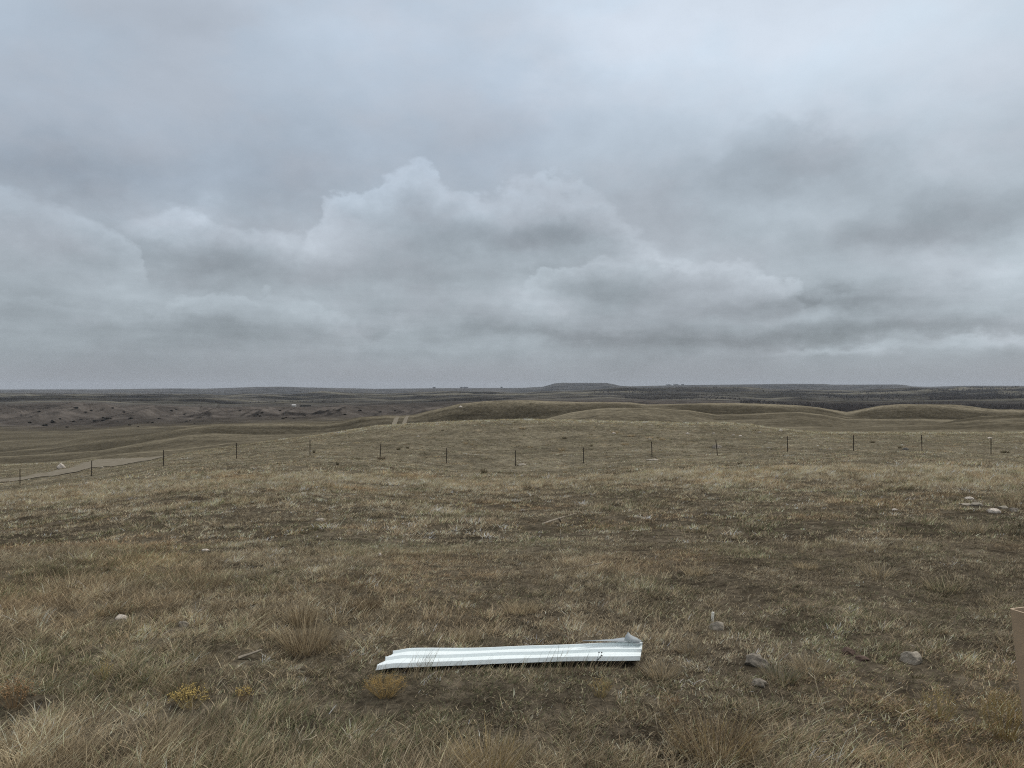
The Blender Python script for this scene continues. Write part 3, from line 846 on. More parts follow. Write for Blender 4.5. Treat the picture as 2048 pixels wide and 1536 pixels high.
def shrub(px, py, wp, hp, n, fm, sm, lab, heads=5, hr=0.0022, seed=0, rstem=0.0009):
    rnd = random.Random(seed)
    p = at(px, py); s = p.y / F
    W = wp * s * 0.5; Hh = hp * s
    b1 = bmesh.new(); b2 = bmesh.new()
    for i in range(n):
        a = rnd.uniform(0, 2 * math.pi); q = math.sqrt(rnd.random())
        tx = math.cos(a) * q * W; ty = math.sin(a) * q * W * 0.8
        th = Hh * (1 - 0.35 * q * q) * rnd.uniform(0.72, 1.05)
        b0 = Vector((tx * 0.25, ty * 0.25, -0.01)); t_ = Vector((tx, ty, th))
        mid = b0.lerp(t_, 0.55) + Vector((rnd.uniform(-.1, .1) * W, rnd.uniform(-.1, .1) * W, -0.02 * Hh))
        tube(b1, [b0, mid, t_], rstem, rstem * 0.6, 3)
        for j in range(heads):
            u = rnd.uniform(0.62, 1.0)
            st0 = mid.lerp(t_, rnd.uniform(0.1, 0.9))
            tip = st0 + Vector((rnd.gauss(0, 0.13) * W, rnd.gauss(0, 0.13) * W, abs(rnd.gauss(0.10, 0.07)) * Hh))
            tube(b1, [st0, tip], rstem * 0.6, rstem * 0.4, 3)
            r = hr * rnd.uniform(0.6, 1.5)
            mtx = __import__('mathutils').Matrix.Translation(tip)
            bmesh.ops.create_icosphere(b2, subdivisions=1, radius=r, matrix=mtx)
    tmp = bpy.data.meshes.new('heads'); b2.to_mesh(tmp); b2.free()
    nf = len(b1.faces)
    b1.from_mesh(tmp); b1.faces.ensure_lookup_table()
    for f in b1.faces[nf:]: f.material_index = 1
    o = bm_obj('dried_shrub', b1, sm, None, p); o.data.materials.append(fm)
    return tag(o, lab, 'shrub', 'dried yellow and rusty shrubs in the grass')


shrub(772, 1394, 94, 46, 66, M_goldf, M_goldf, 'dense orange-gold dried shrub just below the left end of the metal sheet', 7, 0.0019, 1)
shrub(380, 1418, 84, 48, 42, M_yelf, M_stemy, 'golden yellow dried shrub in the left foreground grass', 6, 0.0027, 2)
shrub(490, 1405, 40, 36, 24, M_yelf, M_stem, 'small sparse yellow shrub right of the golden yellow one', 5, 0.0022, 3)
shrub(28, 1418, 90, 66, 48, M_rustf, M_stem, 'rusty brown dried shrub at the left edge of the foreground', 5, 0.0022, 4)
shrub(208, 1362, 46, 42, 16, M_yelf, M_stemy, 'thin pale yellow shrub between the rusty and the golden shrubs', 4, 0.0016, 5)
shrub(1200, 1395, 60, 42, 30, M_goldf, M_stemy, 'faint yellowish shrub below the right half of the metal sheet', 4, 0.0015, 6)
shrub(1340, 1418, 44, 36, 18, M_rustf, M_stem, 'small reddish shrub below the right end of the metal sheet', 4, 0.0014, 7)
shrub(2010, 1480, 120, 110, 70, M_goldf, M_stemy, 'tangled golden shrub in front of the brown bin', 4, 0.0015, 8)
shrub(1880, 1440, 90, 70, 36, M_yelf, M_stemy, 'loose yellow-green shrub left of the tangled golden shrub', 3, 0.0014, 9)


# ------------------------------------------------------------------ single stalks and sticks
def stalk(name, paths, r, mat, lab, cat, Y=None, depth=0.0):
    """paths: lists of (px, py) points; first point of the first path stands on the ground"""
    p0 = at(*paths[0][0]) if Y is None else Vector(((paths[0][0][0] - 1024) / F * Y, Y, CAMZ - (paths[0][0][1] - YH) / F * Y))
    bm = bmesh.new()
    for path in paths:
        pts = []
        for k, (px, py) in enumerate(path):
            yy = p0.y - depth * k
            pts.append(Vector(((px - 1024) / F * yy, yy, CAMZ - (py - YH) / F * yy)) - p0)
        tube(bm, pts, r, r * 0.45, 5)
    o = bm_obj(name, bm, mat, None, p0, True)
    tag(o, lab, cat)
    return o


stalk('dead_stalk', [[(590, 1512), (600, 1492), (606, 1480), (624, 1465), (630, 1457)], [(602, 1490), (598, 1470), (608, 1452)], [(606, 1480), (622, 1478), (634, 1470)]], 0.0035, M_pale, 'forked bleached plant stalk standing in the left foreground grass', 'plant stalk')
stalk('dead_stalk', [[(1788, 1476), (1787, 1462), (1793, 1452), (1797, 1440), (1804, 1428), (1816, 1421), (1830, 1418)], [(1797, 1440), (1806, 1442), (1812, 1436)], [(1804, 1428), (1790, 1420)]], 0.003, M_pale, 'pale zigzag stalk in the right foreground grass', 'plant stalk')
stalk('dead_stalk', [[(1655, 1450), (1650, 1425), (1640, 1395), (1632, 1368), (1628, 1350), (1618, 1340)], [(1632, 1360), (1616, 1345)]], 0.0022, M_pale, 'long thin curved stalk below the rounded grey bunchgrass', 'plant stalk')
stalk('dead_stalk', [[(1738, 1415), (1765, 1398), (1790, 1382), (1806, 1373)]], 0.002, M_pale, 'leaning straight pale stalk between the curved and the zigzag stalks', 'plant stalk')
stalk('dead_stalk', [[(1697, 1400), (1700, 1375), (1704, 1350), (1710, 1346)]], 0.0018, M_pale, 'small hooked pale stalk below the reddish rock', 'plant stalk')
stalk('dead_stalk', [[(1318, 1470), (1313, 1448), (1310, 1425)]], 0.002, M_pale, 'thin pale stalk right of the golden bunchgrass at the bottom', 'plant stalk')
stalk('dead_stalk', [[(700, 1520), (703, 1490), (699, 1465)], [(703, 1490), (712, 1478)]], 0.002, M_pale, 'short upright pale stalk at the bottom left of the golden bunchgrass', 'plant stalk')
stalk('dead_weed', [[(1183, 1360), (1192, 1325), (1198, 1306)], [(1192, 1325), (1200, 1315), (1203, 1307)], [(1194, 1320), (1201, 1314)]], 0.0016, M_black, 'dark weed stems rising before the right half of the metal sheet', 'weed', Y=4.28)
w = bpy.data.objects['dead_weed']
bm = bmesh.new(); bm.from_mesh(w.data)
for (px, py) in [(1198, 1305), (1203.5, 1305), (1203.5, 1311), (1200.5, 1314)]:
    yy = 4.275
    c = Vector(((px - 1024) / F * yy, yy, CAMZ - (py - YH) / F * yy)) - w.location
    bmesh.ops.create_icosphere(bm, subdivisions=2, radius=0.0042, matrix=__import__('mathutils').Matrix.Translation(c))
bm.to_mesh(w.data); bm.free()
stalk('fallen_branch', [[(1085, 1049), (1100, 1043), (1118, 1037), (1135, 1032), (1152, 1027)], [(1118, 1037), (1124, 1046), (1130, 1050)]], 0.021, M_stick, 'long pale fallen branch lying on the mid slope', 'branch', depth=-0.25)
stalk('fallen_branch', [[(1122, 1141), (1150, 1136), (1180, 1131), (1205, 1125)]], 0.012, M_stick, 'thin grey stick lying downslope of the long pale branch', 'branch', depth=-0.08)
stalk('fallen_branch', [[(1122, 1097), (1121, 1075), (1121, 1058)]], 0.006, M_stick, 'short upright grey stick between the two lying branches', 'branch')
# split board
p = at(500, 1318)
bm = bmesh.new()
bmesh.ops.create_cube(bm, size=1.0)
for v in bm.verts:
    v.co = Vector((v.co.x * 0.14, v.co.y * 0.022 * (1.0 if v.co.x < 0 else 0.45), v.co.z * 0.012))
bmesh.ops.bevel(bm, geom=bm.edges[:], offset=0.002, segments=1, affect='EDGES')
o = bm_obj('wood_scrap', bm, M_stick, None, p + Vector((0, 0, 0.03)))
o.rotation_euler = (R(25), R(-14), R(20))
tag(o, 'small grey split piece of wood lying in the grass left of the metal sheet', 'wood scrap')

# ------------------------------------------------------------------ rocks
def mat_rock(name, c, seedv):
    m, nt, q, out = newmat(name)
    t = nt.nodes.new('ShaderNodeTexCoord')
    mp = nt.nodes.new('ShaderNodeMapping'); mp.inputs['Location'].default_value = (seedv, seedv * 1.7, 0)
    nt.links.new(t.outputs['Generated'], mp.inputs[0])
    n = q.noise(mp.outputs[0], 3.5, 8, 0.65); n_ = q.noise(mp.outputs[0], 14, 6, 0.6)
    a = tuple(x * 0.55 for x in c) + (1,); b = tuple(c) + (1,)
    cc = q.mixc(q.smooth(n.outputs['Fac'], 0.32, 0.58), a, b)
    cc = q.mixc(q.smooth(n_.outputs['Fac'], 0.55, 0.68, 0.0, 0.6), cc, (0.10, 0.095, 0.07, 1))
    p_ = nt.nodes.new('ShaderNodeBsdfPrincipled'); p_.inputs['Roughness'].default_value = 0.9; p_.inputs['Specular IOR Level'].default_value = 0.2
    nt.links.new(cc, p_.inputs['Base Color'])
    b_ = nt.nodes.new('ShaderNodeBump'); b_.inputs['Strength'].default_value = 0.6; b_.inputs['Distance'].default_value = 0.02
    nt.links.new(n_.outputs['Fac'], b_.inputs['Height']); nt.links.new(b_.outputs[0], p_.inputs['Normal'])
    nt.links.new(p_.outputs[0], out.inputs[0])
    return m


RM = {'grey': mat_rock('grey_rock', (0.27, 0.235, 0.19), 1.0), 'pale': mat_rock('pale_rock', (0.37, 0.325, 0.26), 2.0),
      'red': mat_rock('reddish_rock', (0.15, 0.10, 0.078), 3.0), 'white': mat_rock('white_rock', (0.68, 0.60, 0.51), 4.0),
      'dark': mat_rock('dark_rock', (0.10, 0.095, 0.085), 5.0)}


def rock(px, py, wp, hp, m, lab, seed, group='stones lying in the grass', name='rock', sub=4, peak=0.0, sink=0.25):
    p = at(px, py)
    s = p.y / F
    W = wp * s / 2 * 0.95; Hh = hp * s * 0.8
    rnd = random.Random(seed)
    bm = bmesh.new()
    bmesh.ops.create_icosphere(bm, subdivisions=sub, radius=1.0)
    cuts = [(Vector((rnd.gauss(0, 1), rnd.gauss(0, 1), rnd.gauss(0.3, 0.7))).normalized(), rnd.uniform(0.62, 0.92)) for _ in range(11)]
    co = np.array([v.co[:] for v in bm.verts])
    nz = fbm(co[:, 0] * 1.7 + seed, co[:, 1] * 1.7 + co[:, 2] * 1.3, seed, 4)
    for v, nn in zip(bm.verts, nz):
        c = v.co.copy()
        for d, k in cuts:
            e = c.dot(d) - k
            if e > 0: c -= d * e * 0.85
        c *= 1 + 0.13 * nn
        c.x += peak * max(0, c.z) * 0.3
        v.co = Vector((c.x * W * 1.08, c.y * W * 0.85, c.z * Hh / (1 - sink) * 0.62))
    o = bm_obj(name, bm, RM[m], None, p + Vector((0, W * 0.5, Hh * 0.17)), True)
    o.rotation_euler = (0, 0, rnd.uniform(-0.4, 0.4))
    tag(o, lab, 'rock', group)
    return o


rock(1437, 1260, 34, 19, 'pale', 'pale grey domed rock with a white stake standing behind it', 11)
rock(1515, 1334, 52, 27, 'grey', 'large flat grey rock with a dark undercut left side', 12)
rock(1520, 1374, 34, 17, 'grey', 'small grey-tan rock half hidden in grass below the large flat rock', 13)
rock(1700, 1310, 30, 16, 'red', 'reddish brown rock sunk in a bare patch', 14)
rock(1728, 1322, 26, 10, 'red', 'flat dark red stone touching the reddish rock', 15)
rock(1828, 1328, 42, 27, 'pale', 'pale pointed rock in the grass right of the reddish rock', 16, peak=0.3)
rock(240, 1239, 26, 9, 'white', 'small whitish stone on the left slope, upper of two', 17)
rock(364, 1253, 22, 13, 'pale', 'small tan stone on the left slope, lower of two', 18)
rock(1941, 999, 18, 7, 'white', 'uppermost small white stone of the pale cluster', 19)
rock(1958, 1012, 24, 10, 'pale', 'rounded tan stone in the middle of the pale cluster', 20)
rock(1934, 1011, 20, 5, 'pale', 'flat thin stone on the near left of the pale cluster', 21)
rock(1992, 1026, 26, 13, 'white', 'brightest white rock of the pale cluster near the right edge', 22)
rock(2010, 1017, 20, 6, 'pale', 'flat tan stone just behind the brightest white rock', 23)
rock(2031, 1024, 20, 10, 'grey', 'grey stone at the foot of the large bunchgrass by the right edge', 24)
rock(119, 937, 17, 14, 'white', 'big white boulder alone beside the dirt road', 25)
rock(1436, 897, 20, 11, 'grey', 'grey boulder right behind a leaning fence post', 26)
rock(1813, 900, 13, 6, 'dark', 'small dark stone left of the second last fence post', 27)
rock(1044, 931, 20, 5, 'pale', 'pale flat stone at the foot of a fence post in the hollow', 28)
rock(1306, 921, 24, 4, 'pale', 'low pale slab in front of a fence post', 29)
rock(1981, 877, 11, 3, 'white', 'small white stone on the flat beyond the last fence post', 30)
rock(410, 1103, 15, 6, 'white', 'small white stone high on the left slope', 31)
rock(760, 1112, 8, 7, 'white', 'tiny upright white stone on the middle slope', 32)
rock(640, 1042, 22, 6, 'pale', 'flat tan stone near the top of the left slope', 33)
rock(1790, 1022, 12, 6, 'white', 'small pale stone left of the pale stone cluster', 34)
for k, (px, py) in enumerate([(1467, 871), (1481, 873), (1428, 868), (1375, 868), (836, 874), (921, 815), (1520, 866), (1228, 868), (1300, 879), (1562, 862), (203, 936)]):
    rock(px, py, 8, 4, 'white' if k % 2 else 'pale', 'tiny pale stone scattered on the knoll beyond the fence', 60 + k, 'tiny pale stones scattered beyond the fence', sub=2)

# white stake behind the domed rock
p = at(1434.5, 1256)
bm = bmesh.new()
bmesh.ops.create_cube(bm, size=1.0)
for v in bm.verts:
    v.co = Vector((v.co.x * 0.018, v.co.y * 0.010, v.co.z * 0.085 + 0.03))
bmesh.ops.bevel(bm, geom=bm.edges[:], offset=0.0012, segments=1, affect='EDGES')
o = bm_obj('stake', bm, mat_simple('white_stake_paint', (0.90, 0.87, 0.78), 0.6, 20, 0.1, 0.1), None, p + Vector((0, 0.13, 0.0)))
o.rotation_euler = (0, R(4), 0)
tag(o, 'short white stake standing behind the pale domed rock', 'stake')

# ------------------------------------------------------------------ metal sheet
def mat_sheet():
    m, nt, q, out = newmat('white_painted_steel')
    t = nt.nodes.new('ShaderNodeTexCoord')
    n = q.noise(t.outputs['Object'], 3.0, 6, 0.6); n_ = q.noise(t.outputs['Object'], 90, 4, 0.6)
    cc = q.mixc(q.smooth(n.outputs['Fac'], 0.35, 0.7), (0.82, 0.88, 0.87, 1), (0.77, 0.83, 0.82, 1))
    cc = q.mixc(q.smooth(n_.outputs['Fac'], 0.66, 0.74, 0.0, 0.5), cc, (0.35, 0.34, 0.30, 1))
    x, y, z = q.sep(t.outputs['Object'])
    nd = q.noise(t.outputs['Object'], 14.0, 5, 0.6)
    dirt = q.m('MULTIPLY', q.smooth(x, 0.70, 0.83), q.smooth(nd.outputs['Fac'], 0.4, 0.65, 0.0, 0.45))
    cc = q.mixc(dirt, cc, (0.30, 0.25, 0.19, 1))
    p_ = nt.nodes.new('ShaderNodeBsdfPrincipled'); p_.inputs['Roughness'].default_value = 0.38
    nt.links.new(cc, p_.inputs['Base Color'])
    b_ = nt.nodes.new('ShaderNodeBump'); b_.inputs['Strength'].default_value = 0.25; b_.inputs['Distance'].default_value = 0.01
    nt.links.new(n.outputs['Fac'], b_.inputs['Height']); nt.links.new(b_.outputs[0], p_.inputs['Normal'])
    nt.links.new(p_.outputs[0], out.inputs[0])
    return m


M_sheet = mat_sheet()
M_under = mat_simple('grey_primer_underside', (0.34, 0.37, 0.38), 0.5, 12, 0.15, 0.1)
prof = [(0.0, 0.2), (0.015, 1.6), (0.07, 1.8), (0.10, 0.2), (0.17, 0.0), (0.20, 0.18), (0.215, 0.0), (0.42, 0.0), (0.435, 1.9), (0.49, 1.95), (0.53, 0.1), (0.63, 0.0), (0.655, 0.18), (0.67, 0.0),
        (0.86, 0.0), (0.875, 1.9), (0.955, 1.95), (1.0, -0.6)]
FLc, FR = Vector((-0.803, 4.425)), Vector((0.752, 4.455))
BL, BR = Vector((-0.738, 4.69)), Vector((0.797, 4.635))
bm = bmesh.new()
NU = 64
grid = []
for i in range(NU + 1):
    u = i / NU
    row = []
    for (v, zc) in prof:
        f = 1 - v
        # the left end is torn off rib by rib
        ue = u
        a = FLc.lerp(FR, ue); b = BL.lerp(BR, ue)
        xy = b.lerp(a, v)
        if i == 0:
            xy.x += 0.012 * math.sin(v * 15)
        z = 0.018 + 0.024 * u ** 0.7 + zc * 0.0088
        z += 0.035 * f * sstep(0.0, 1.0, u) + 0.004 * math.sin(u * 7 + 1.2) * f + 0.002 * math.sin(u * 15 + v * 3)
        z += -0.012 * (1 - sstep(0, 0.08, u)) + 0.012 * sstep(0.3, 0.55, u) * v
        gz = Hs(0.0, 4.5)
        row.append(bm.verts.new((xy.x, xy.y, z + gz)))
    grid.append(row)
for i in range(NU):
    for j in range(len(prof) - 1):
        bm.faces.new((grid[i][j], grid[i][j + 1], grid[i + 1][j + 1], grid[i + 1][j]))
sh = bm_obj('metal_sheet', bm, M_sheet)
sh.data.materials.append(M_under)
so = sh.modifiers.new('thickness', 'SOLIDIFY'); so.thickness = 0.0012; so.offset = -1
tag(sh, 'long white ribbed metal roofing sheet lying in the grass with a bent-up corner', 'metal sheet')
# torn flap folded up at the back right corner (grey underside shows)
bm = bmesh.new()
gz = Hs(0.0, 4.5)
def P(px, py, yy): return Vector(((px - 1024) / F * yy, yy, CAMZ - (py - YH) / F * yy))
low_ = [P(1165, 1281.5, 4.62), P(1200, 1281.8, 4.62), P(1225, 1282.5, 4.615), P(1247, 1284, 4.61), P(1262, 1285.5, 4.605), P(1276, 1287, 4.60), P(1283, 1287.5, 4.60)]
upp = [P(1165, 1281.0, 4.63), P(1200, 1279.8, 4.64), P(1225, 1278, 4.66), P(1247, 1274.8, 4.675), P(1262, 1278, 4.68), P(1276, 1283, 4.66), P(1283, 1286, 4.64)]
vl = [bm.verts.new(v) for v in low_]; vu = [bm.verts.new(v) for v in upp]
for i in range(len(vl) - 1): bm.faces.new((vl[i], vl[i + 1], vu[i + 1], vu[i]))
pk = [P(1248, 1281, 4.60), P(1251, 1271, 4.60), P(1256, 1264.5, 4.61), P(1262, 1270.5, 4.63), P(1272, 1275, 4.65), P(1282, 1281, 4.66), P(1279, 1286, 4.62), P(1262, 1285, 4.60)]
cen = bm.verts.new(P(1262, 1279, 4.605)); pv = [bm.verts.new(v) for v in pk]
for i in range(len(pv)): bm.faces.new((cen, pv[i], pv[(i + 1) % len(pv)]))
fl = bm_obj('folded_corner', bm, M_under, sh, smooth=True)
fl.modifiers.new('thickness', 'SOLIDIFY').thickness = 0.0016
fl['label'] = 'grey torn corner folded upward'
bm = bmesh.new()
tube(bm, [P(1256, 1264.5, 4.608), P(1258.5, 1270, 4.62), P(1262, 1271, 4.628), P(1272, 1275.3, 4.648), P(1282, 1281.2, 4.658), P(1284, 1283, 4.65)], 0.0022, 0.0016, 5)
bm_obj('bright_edge', bm, M_sheet, fl)

# ------------------------------------------------------------------ tan bin at the right edge
M_bin = mat_simple('tan_brown_plastic', (0.42, 0.315, 0.21), 0.62, 6, 0.10, 0.12, spec=0.3, bscale=140)
M_bin2 = mat_simple('recessed_brown_panel', (0.135, 0.092, 0.058), 0.6, 6, 0.10, 0.1)
M_bin3 = mat_simple('dark_bin_lining', (0.045, 0.055, 0.055), 0.5, 8, 0.2, 0.1)
binE = bpy.data.objects.new('bin', None); col.objects.link(binE)
tag(binE, 'tan brown tapered bin with dark open top at the right edge', 'bin')
HB = CAMZ - (1217 - YH) / F * 3.3      # rim height
zb = Hs(2.4, 3.3)
corner = Vector(((2018 - 1024) / F * 3.3, 3.3))
binE.location = (corner.x, corner.y, zb)
binE.rotation_euler = (0, 0, R(18))
WT, WB = 0.46, 0.36                     # width at rim and foot


def ring(bm, z, inset, n=5, rad=0.035, w=WT):
    pts = []
    x0, x1, y0, y1 = inset, w - inset, -(w - inset), -inset
    r = rad
    for cx_, cy_, a0 in ((x1 - r, y1 - r, 0), (x0 + r, y1 - r, 90), (x0 + r, y0 + r, 180), (x1 - r, y0 + r, 270)):
        for k in range(n + 1):
            a = R(a0 + 90 * k / n)
            pts.append(bm.verts.new((cx_ + r * math.cos(a), cy_ + r * math.sin(a), z)))
    return pts


def loft(bm, rings, cap0=False, cap1=False):
    for a, b in zip(rings, rings[1:]):
        m_ = len(a)
        for k in range(m_): bm.faces.new((a[k], a[(k + 1) % m_], b[(k + 1) % m_], b[k]))
    if cap0: bm.faces.new(rings[0][::-1])
    if cap1: bm.faces.new(rings[-1])


hb = HB - zb
tp = 0.048                               # taper inset at the foot (both sides)
bm = bmesh.new()
loft(bm, [ring(bm, 0.0, tp, rad=0.014), ring(bm, hb * 0.5, tp * 0.5, rad=0.012), ring(bm, hb, 0.0, rad=0.010), ring(bm, hb, 0.008, rad=0.010), ring(bm, hb * 0.9, 0.014, rad=0.010)], cap0=True)
bm_obj('body', bm, M_bin, binE, smooth=False)
bm = bmesh.new()
loft(bm, [ring(bm, hb * 0.9, 0.0125, rad=0.010), ring(bm, hb * 0.5, tp * 0.5 + 0.006, rad=0.012), ring(bm, 0.012, tp + 0.004)], cap1=True)
bm_obj('lining', bm, M_bin3, binE)
bm = bmesh.new()                         # recessed grip panel on the side that faces the viewer
for (y0, y1, z0, z1) in ((-0.39, -0.085, hb * 0.80, hb * 0.90),):
    zz = [z0, z1]
    xs0 = 0.0
    vs = []
    for (yy, zq) in ((y0, z0), (y1, z0), (y1, z1), (y0, z1)):
        ins = tp * (1 - zq / hb)
        vs.append((ins + 0.002, yy, zq))
    a = [bm.verts.new((x - 0.003, y, z)) for x, y, z in vs]
    b = [bm.verts.new((x + 0.004, y, z)) for x, y, z in vs]
    bm.faces.new(a[::-1]); bm.faces.new(b)
    for k in range(4): bm.faces.new((a[k], a[(k + 1) % 4], b[(k + 1) % 4], b[k]))
bmesh.ops.bevel(bm, geom=bm.edges[:], offset=0.002, segments=2, affect='EDGES')
bm_obj('grip_panel', bm, M_bin2, binE)

# ------------------------------------------------------------------ fence posts
def mat_post():
    m, nt, q, out = newmat('rusty_steel')
    t = nt.nodes.new('ShaderNodeTexCoord')
    n = q.noise(t.outputs['Object'], 14, 5, 0.6)
    cc = q.mixc(q.smooth(n.outputs['Fac'], 0.35, 0.65), (0.016, 0.013, 0.010, 1), (0.045, 0.030, 0.021, 1))
    p_ = nt.nodes.new('ShaderNodeBsdfPrincipled'); p_.inputs['Roughness'].default_value = 0.85
    nt.links.new(cc, p_.inputs['Base Color']); nt.links.new(p_.outputs[0], out.inputs[0])
    return m


M_post = mat_post()
HP = 1.24
bm = bmesh.new()
def box(bm, x0, x1, y0, y1, z0, z1):
    v = [bm.verts.new((x, y, z)) for x in (x0, x1) for y in (y0, y1) for z in (z0, z1)]
    for f in ((0, 1, 3, 2), (4, 6, 7, 5), (0, 4, 5, 1), (2, 3, 7, 6), (0, 2, 6, 4), (1, 5, 7, 3)): bm.faces.new([v[k] for k in f])
box(bm, -0.031, 0.031, -0.008, 0.006, -0.3, HP)
box(bm, -0.006, 0.006, 0.0062, 0.040, -0.3, HP)
for k in range(18):
    box(bm, -0.012, 0.012, -0.022, -0.0082, 0.16 + k * 0.058, 0.18 + k * 0.058)
post_me = bpy.data.meshes.new('fence_post'); bm.normal_update(); bm.to_mesh(post_me); bm.free(); post_me.materials.append(M_post)
POSTS = [(40, 0), (183, 0.8), (327, 0), (473, 0), (620, 0), (760, 3.2), (893, 1.0), (1031, -0.5), (1167, 0), (1304, -1.5), (1435, -6), (1575, -0.8), (1707, 0), (1844, -2), (1982, 0)]
ordn = ['first thin dark steel fence post from the left, below the dirt road', 'second fence post from the left, standing against the dirt road', 'third fence post from the left, by the road crest', 'fourth fence post from the left, on the rising slope',
        'fifth fence post from the left, its top near the knoll outline', 'slightly leaning fence post with a dark clump at its foot, sixth from the left', 'seventh fence post from the left, entering the hollow', 'eighth fence post, in the hollow with a pale stone at its foot',
        'ninth fence post from the left, in the hollow', 'tenth fence post from the left, before a low pale slab', 'strongly leaning fence post in front of a grey boulder', 'twelfth fence post from the left, on the right flat',
        'third fence post from the right, upright on the flat', 'second fence post from the right, beside a small dark stone', 'last fence post at the right, nearest the right edge']
for i, (px, tl) in enumerate(POSTS):
    yy = 60.0
    x = (px - 1024) / F * yy
    o = link('fence_post', post_me, loc=(x, yy, Hs(x, yy)))
    o.rotation_euler = (0, R(tl), R(random.uniform(-20, 20)))
    tag(o, ordn[i], 'fence post', 'dark steel posts of one fence line across the slope')
    if i == 5:
        me = tuft_mesh('grass_tuft', 0.5, 0.3, 160, 0.02, ('dark', 'brown'), 801)
        t_ = link('grass_tuft', me, loc=(x + 0.15, yy - 0.2, Hs(x, yy)))
        tag(t_, 'dark clump at the foot of the slightly leaning fence post', 'bunchgrass', 'bunchgrass clumps that stand out from the short grass')

# ------------------------------------------------------------------ bunchgrass beyond the fence: dark and pale clumps
KN = [(931, 889, 14, 7, 1), (815, 897, 9, 5, 0), (797, 900, 12, 6, 0), (1060, 896, 16, 5, 1), (1129, 878, 14, 5, 0), (1183, 893, 9, 4, 0), (1124, 902, 22, 8, 1), (1250, 890, 24, 6, 1),
      (1230, 866, 26, 5, 1), (1262, 873, 24, 5, 1), (1300, 877, 26, 5, 1), (1045, 858, 22, 5, 1), (885, 862, 9, 3, 0), (968, 948, 20, 12, 0), (628, 906, 8, 7, 0), (675, 930, 9, 7, 0),
      (1745, 886, 14, 5, 0), (1800, 897, 12, 5, 0), (2010, 906, 26, 6, 0), (1130, 946, 14, 6, 1), (1480, 929, 14, 6, 0), (1325, 879, 14, 4, 1), (944, 891, 10, 6, 1)]
meD = tuft_mesh('grass_tuft', 0.9, 0.55, 150, 0.03, ('brown', 'dark', 'green'), 901, seg=3)
meP = tuft_mesh('grass_tuft', 0.9, 0.55, 150, 0.03, ('straw', 'tan', 'straw'), 902, seg=3)
for k, (px, py, wp, hp, pale_) in enumerate(KN):
    p = at(px, py, 20)
    s = p.y / F
    o = link('grass_tuft', meP if pale_ else meD, loc=p)
    o.scale = (wp * s / 1.5, wp * s / 1.6, hp * s / 0.5)
    o.rotation_euler = (0, 0, random.uniform(0, 6))
    tag(o, ('pale straw' if pale_ else 'dark brown') + ' bunchgrass clump scattered around the fence line and knoll', 'bunchgrass', ('pale' if pale_ else 'dark') + ' bunchgrass clumps around the fence line')

# ------------------------------------------------------------------ dirt roads (sheets just above the ground)
def mat_road():
    m, nt, q, out = newmat('dirt_road')
    t = nt.nodes.new('ShaderNodeTexCoord')
    n = q.noise(t.outputs['Object'], 0.8, 6, 0.65); n_ = q.noise(t.outputs['Object'], 5, 5, 0.6)
    cc = q.mixc(q.smooth(n.outputs['Fac'], 0.35, 0.65), (0.20, 0.175, 0.138, 1), (0.28, 0.25, 0.20, 1))
    cc = q.mixc(q.smooth(n.outputs['Fac'], 0.42, 0.60, 0.0, 0.75), cc, (0.145, 0.125, 0.09, 1))
    cc = q.mixc(q.smooth(n_.outputs['Fac'], 0.48, 0.6, 0.0, 0.6), cc, (0.13, 0.112, 0.08, 1))
    d = nt.nodes.new('ShaderNodeBsdfDiffuse'); nt.links.new(cc, d.inputs[0]); nt.links.new(d.outputs[0], out.inputs[0])
    return m


M_road = mat_road()


def road(name, nearE, farE, lift, n=90, m=14):
    """nearE / farE: lists of (x, y) world points of the two borders"""
    def resample(E, n):
        E = np.array(E, float)
        t = np.linspace(0, len(E) - 1, n)
        k = np.arange(len(E))
        return np.stack([np.interp(t, k, E[:, 0]), np.interp(t, k, E[:, 1])], 1)
    A = resample(nearE, n); B = resample(farE, n)
    w = np.linspace(0, 1, m)[None, :, None]
    Pt = A[:, None, :] * (1 - w) + B[:, None, :] * w
    Pt[:, 0, 1] += fbm(Pt[:, 0, 0] / 2.0, Pt[:, 0, 1] / 2.0, 401, 3) * 1.3; Pt[:, -1, 1] += fbm(Pt[:, -1, 0] / 2.0, Pt[:, -1, 1] / 2.0, 402, 3) * 0.9
    Zr = H(Pt[..., 0].ravel(), Pt[..., 1].ravel()).reshape(n, m) + lift
    V = np.stack([Pt[..., 0], Pt[..., 1], Zr], 2).reshape(-1, 3)
    a = (np.arange(n - 1)[:, None] * m + np.arange(m - 1)[None, :]).ravel()
    Fq = np.stack([a, a + 1, a + m + 1, a + m], 1)
    o = link(name, npmesh(name, V, Fq.ravel(), np.full(len(Fq), 4), [M_road]))
    nrm = o.data.polygons[0].normal
    if nrm.z < 0: o.data.flip_normals()
    tag(o, kind='structure')


def ray(px, Y): return ((px - 1024) / F * Y, Y)
road('dirt_road', [ray(-160, 62), ray(0, 66), ray(60, 68), ray(99, 69.5), ray(143, 68.5), ray(183, 73), ray(226, 72), ray(259, 73), ray(300, 80), ray(350, 100)],
     [ray(-160, 66), ray(0, 71), ray(60, 73), ray(99, 76), ray(143, 80), ray(183, 98), ray(206, 108), ray(259, 116), ray(300, 118), ray(352, 118)], 0.05)
for o0, o1 in ((785, 795), (805, 814)):
    road('dirt_track', [ray(o0 - 8, 330), ray(o0 - 3, 350), ray(o0 + 2, 375), ray(o0 + 7, 400)], [ray(o1 - 6, 330), ray(o1 - 3, 350), ray(o1 + 1, 375), ray(o1 + 5, 400)], 0.12, 40, 6)

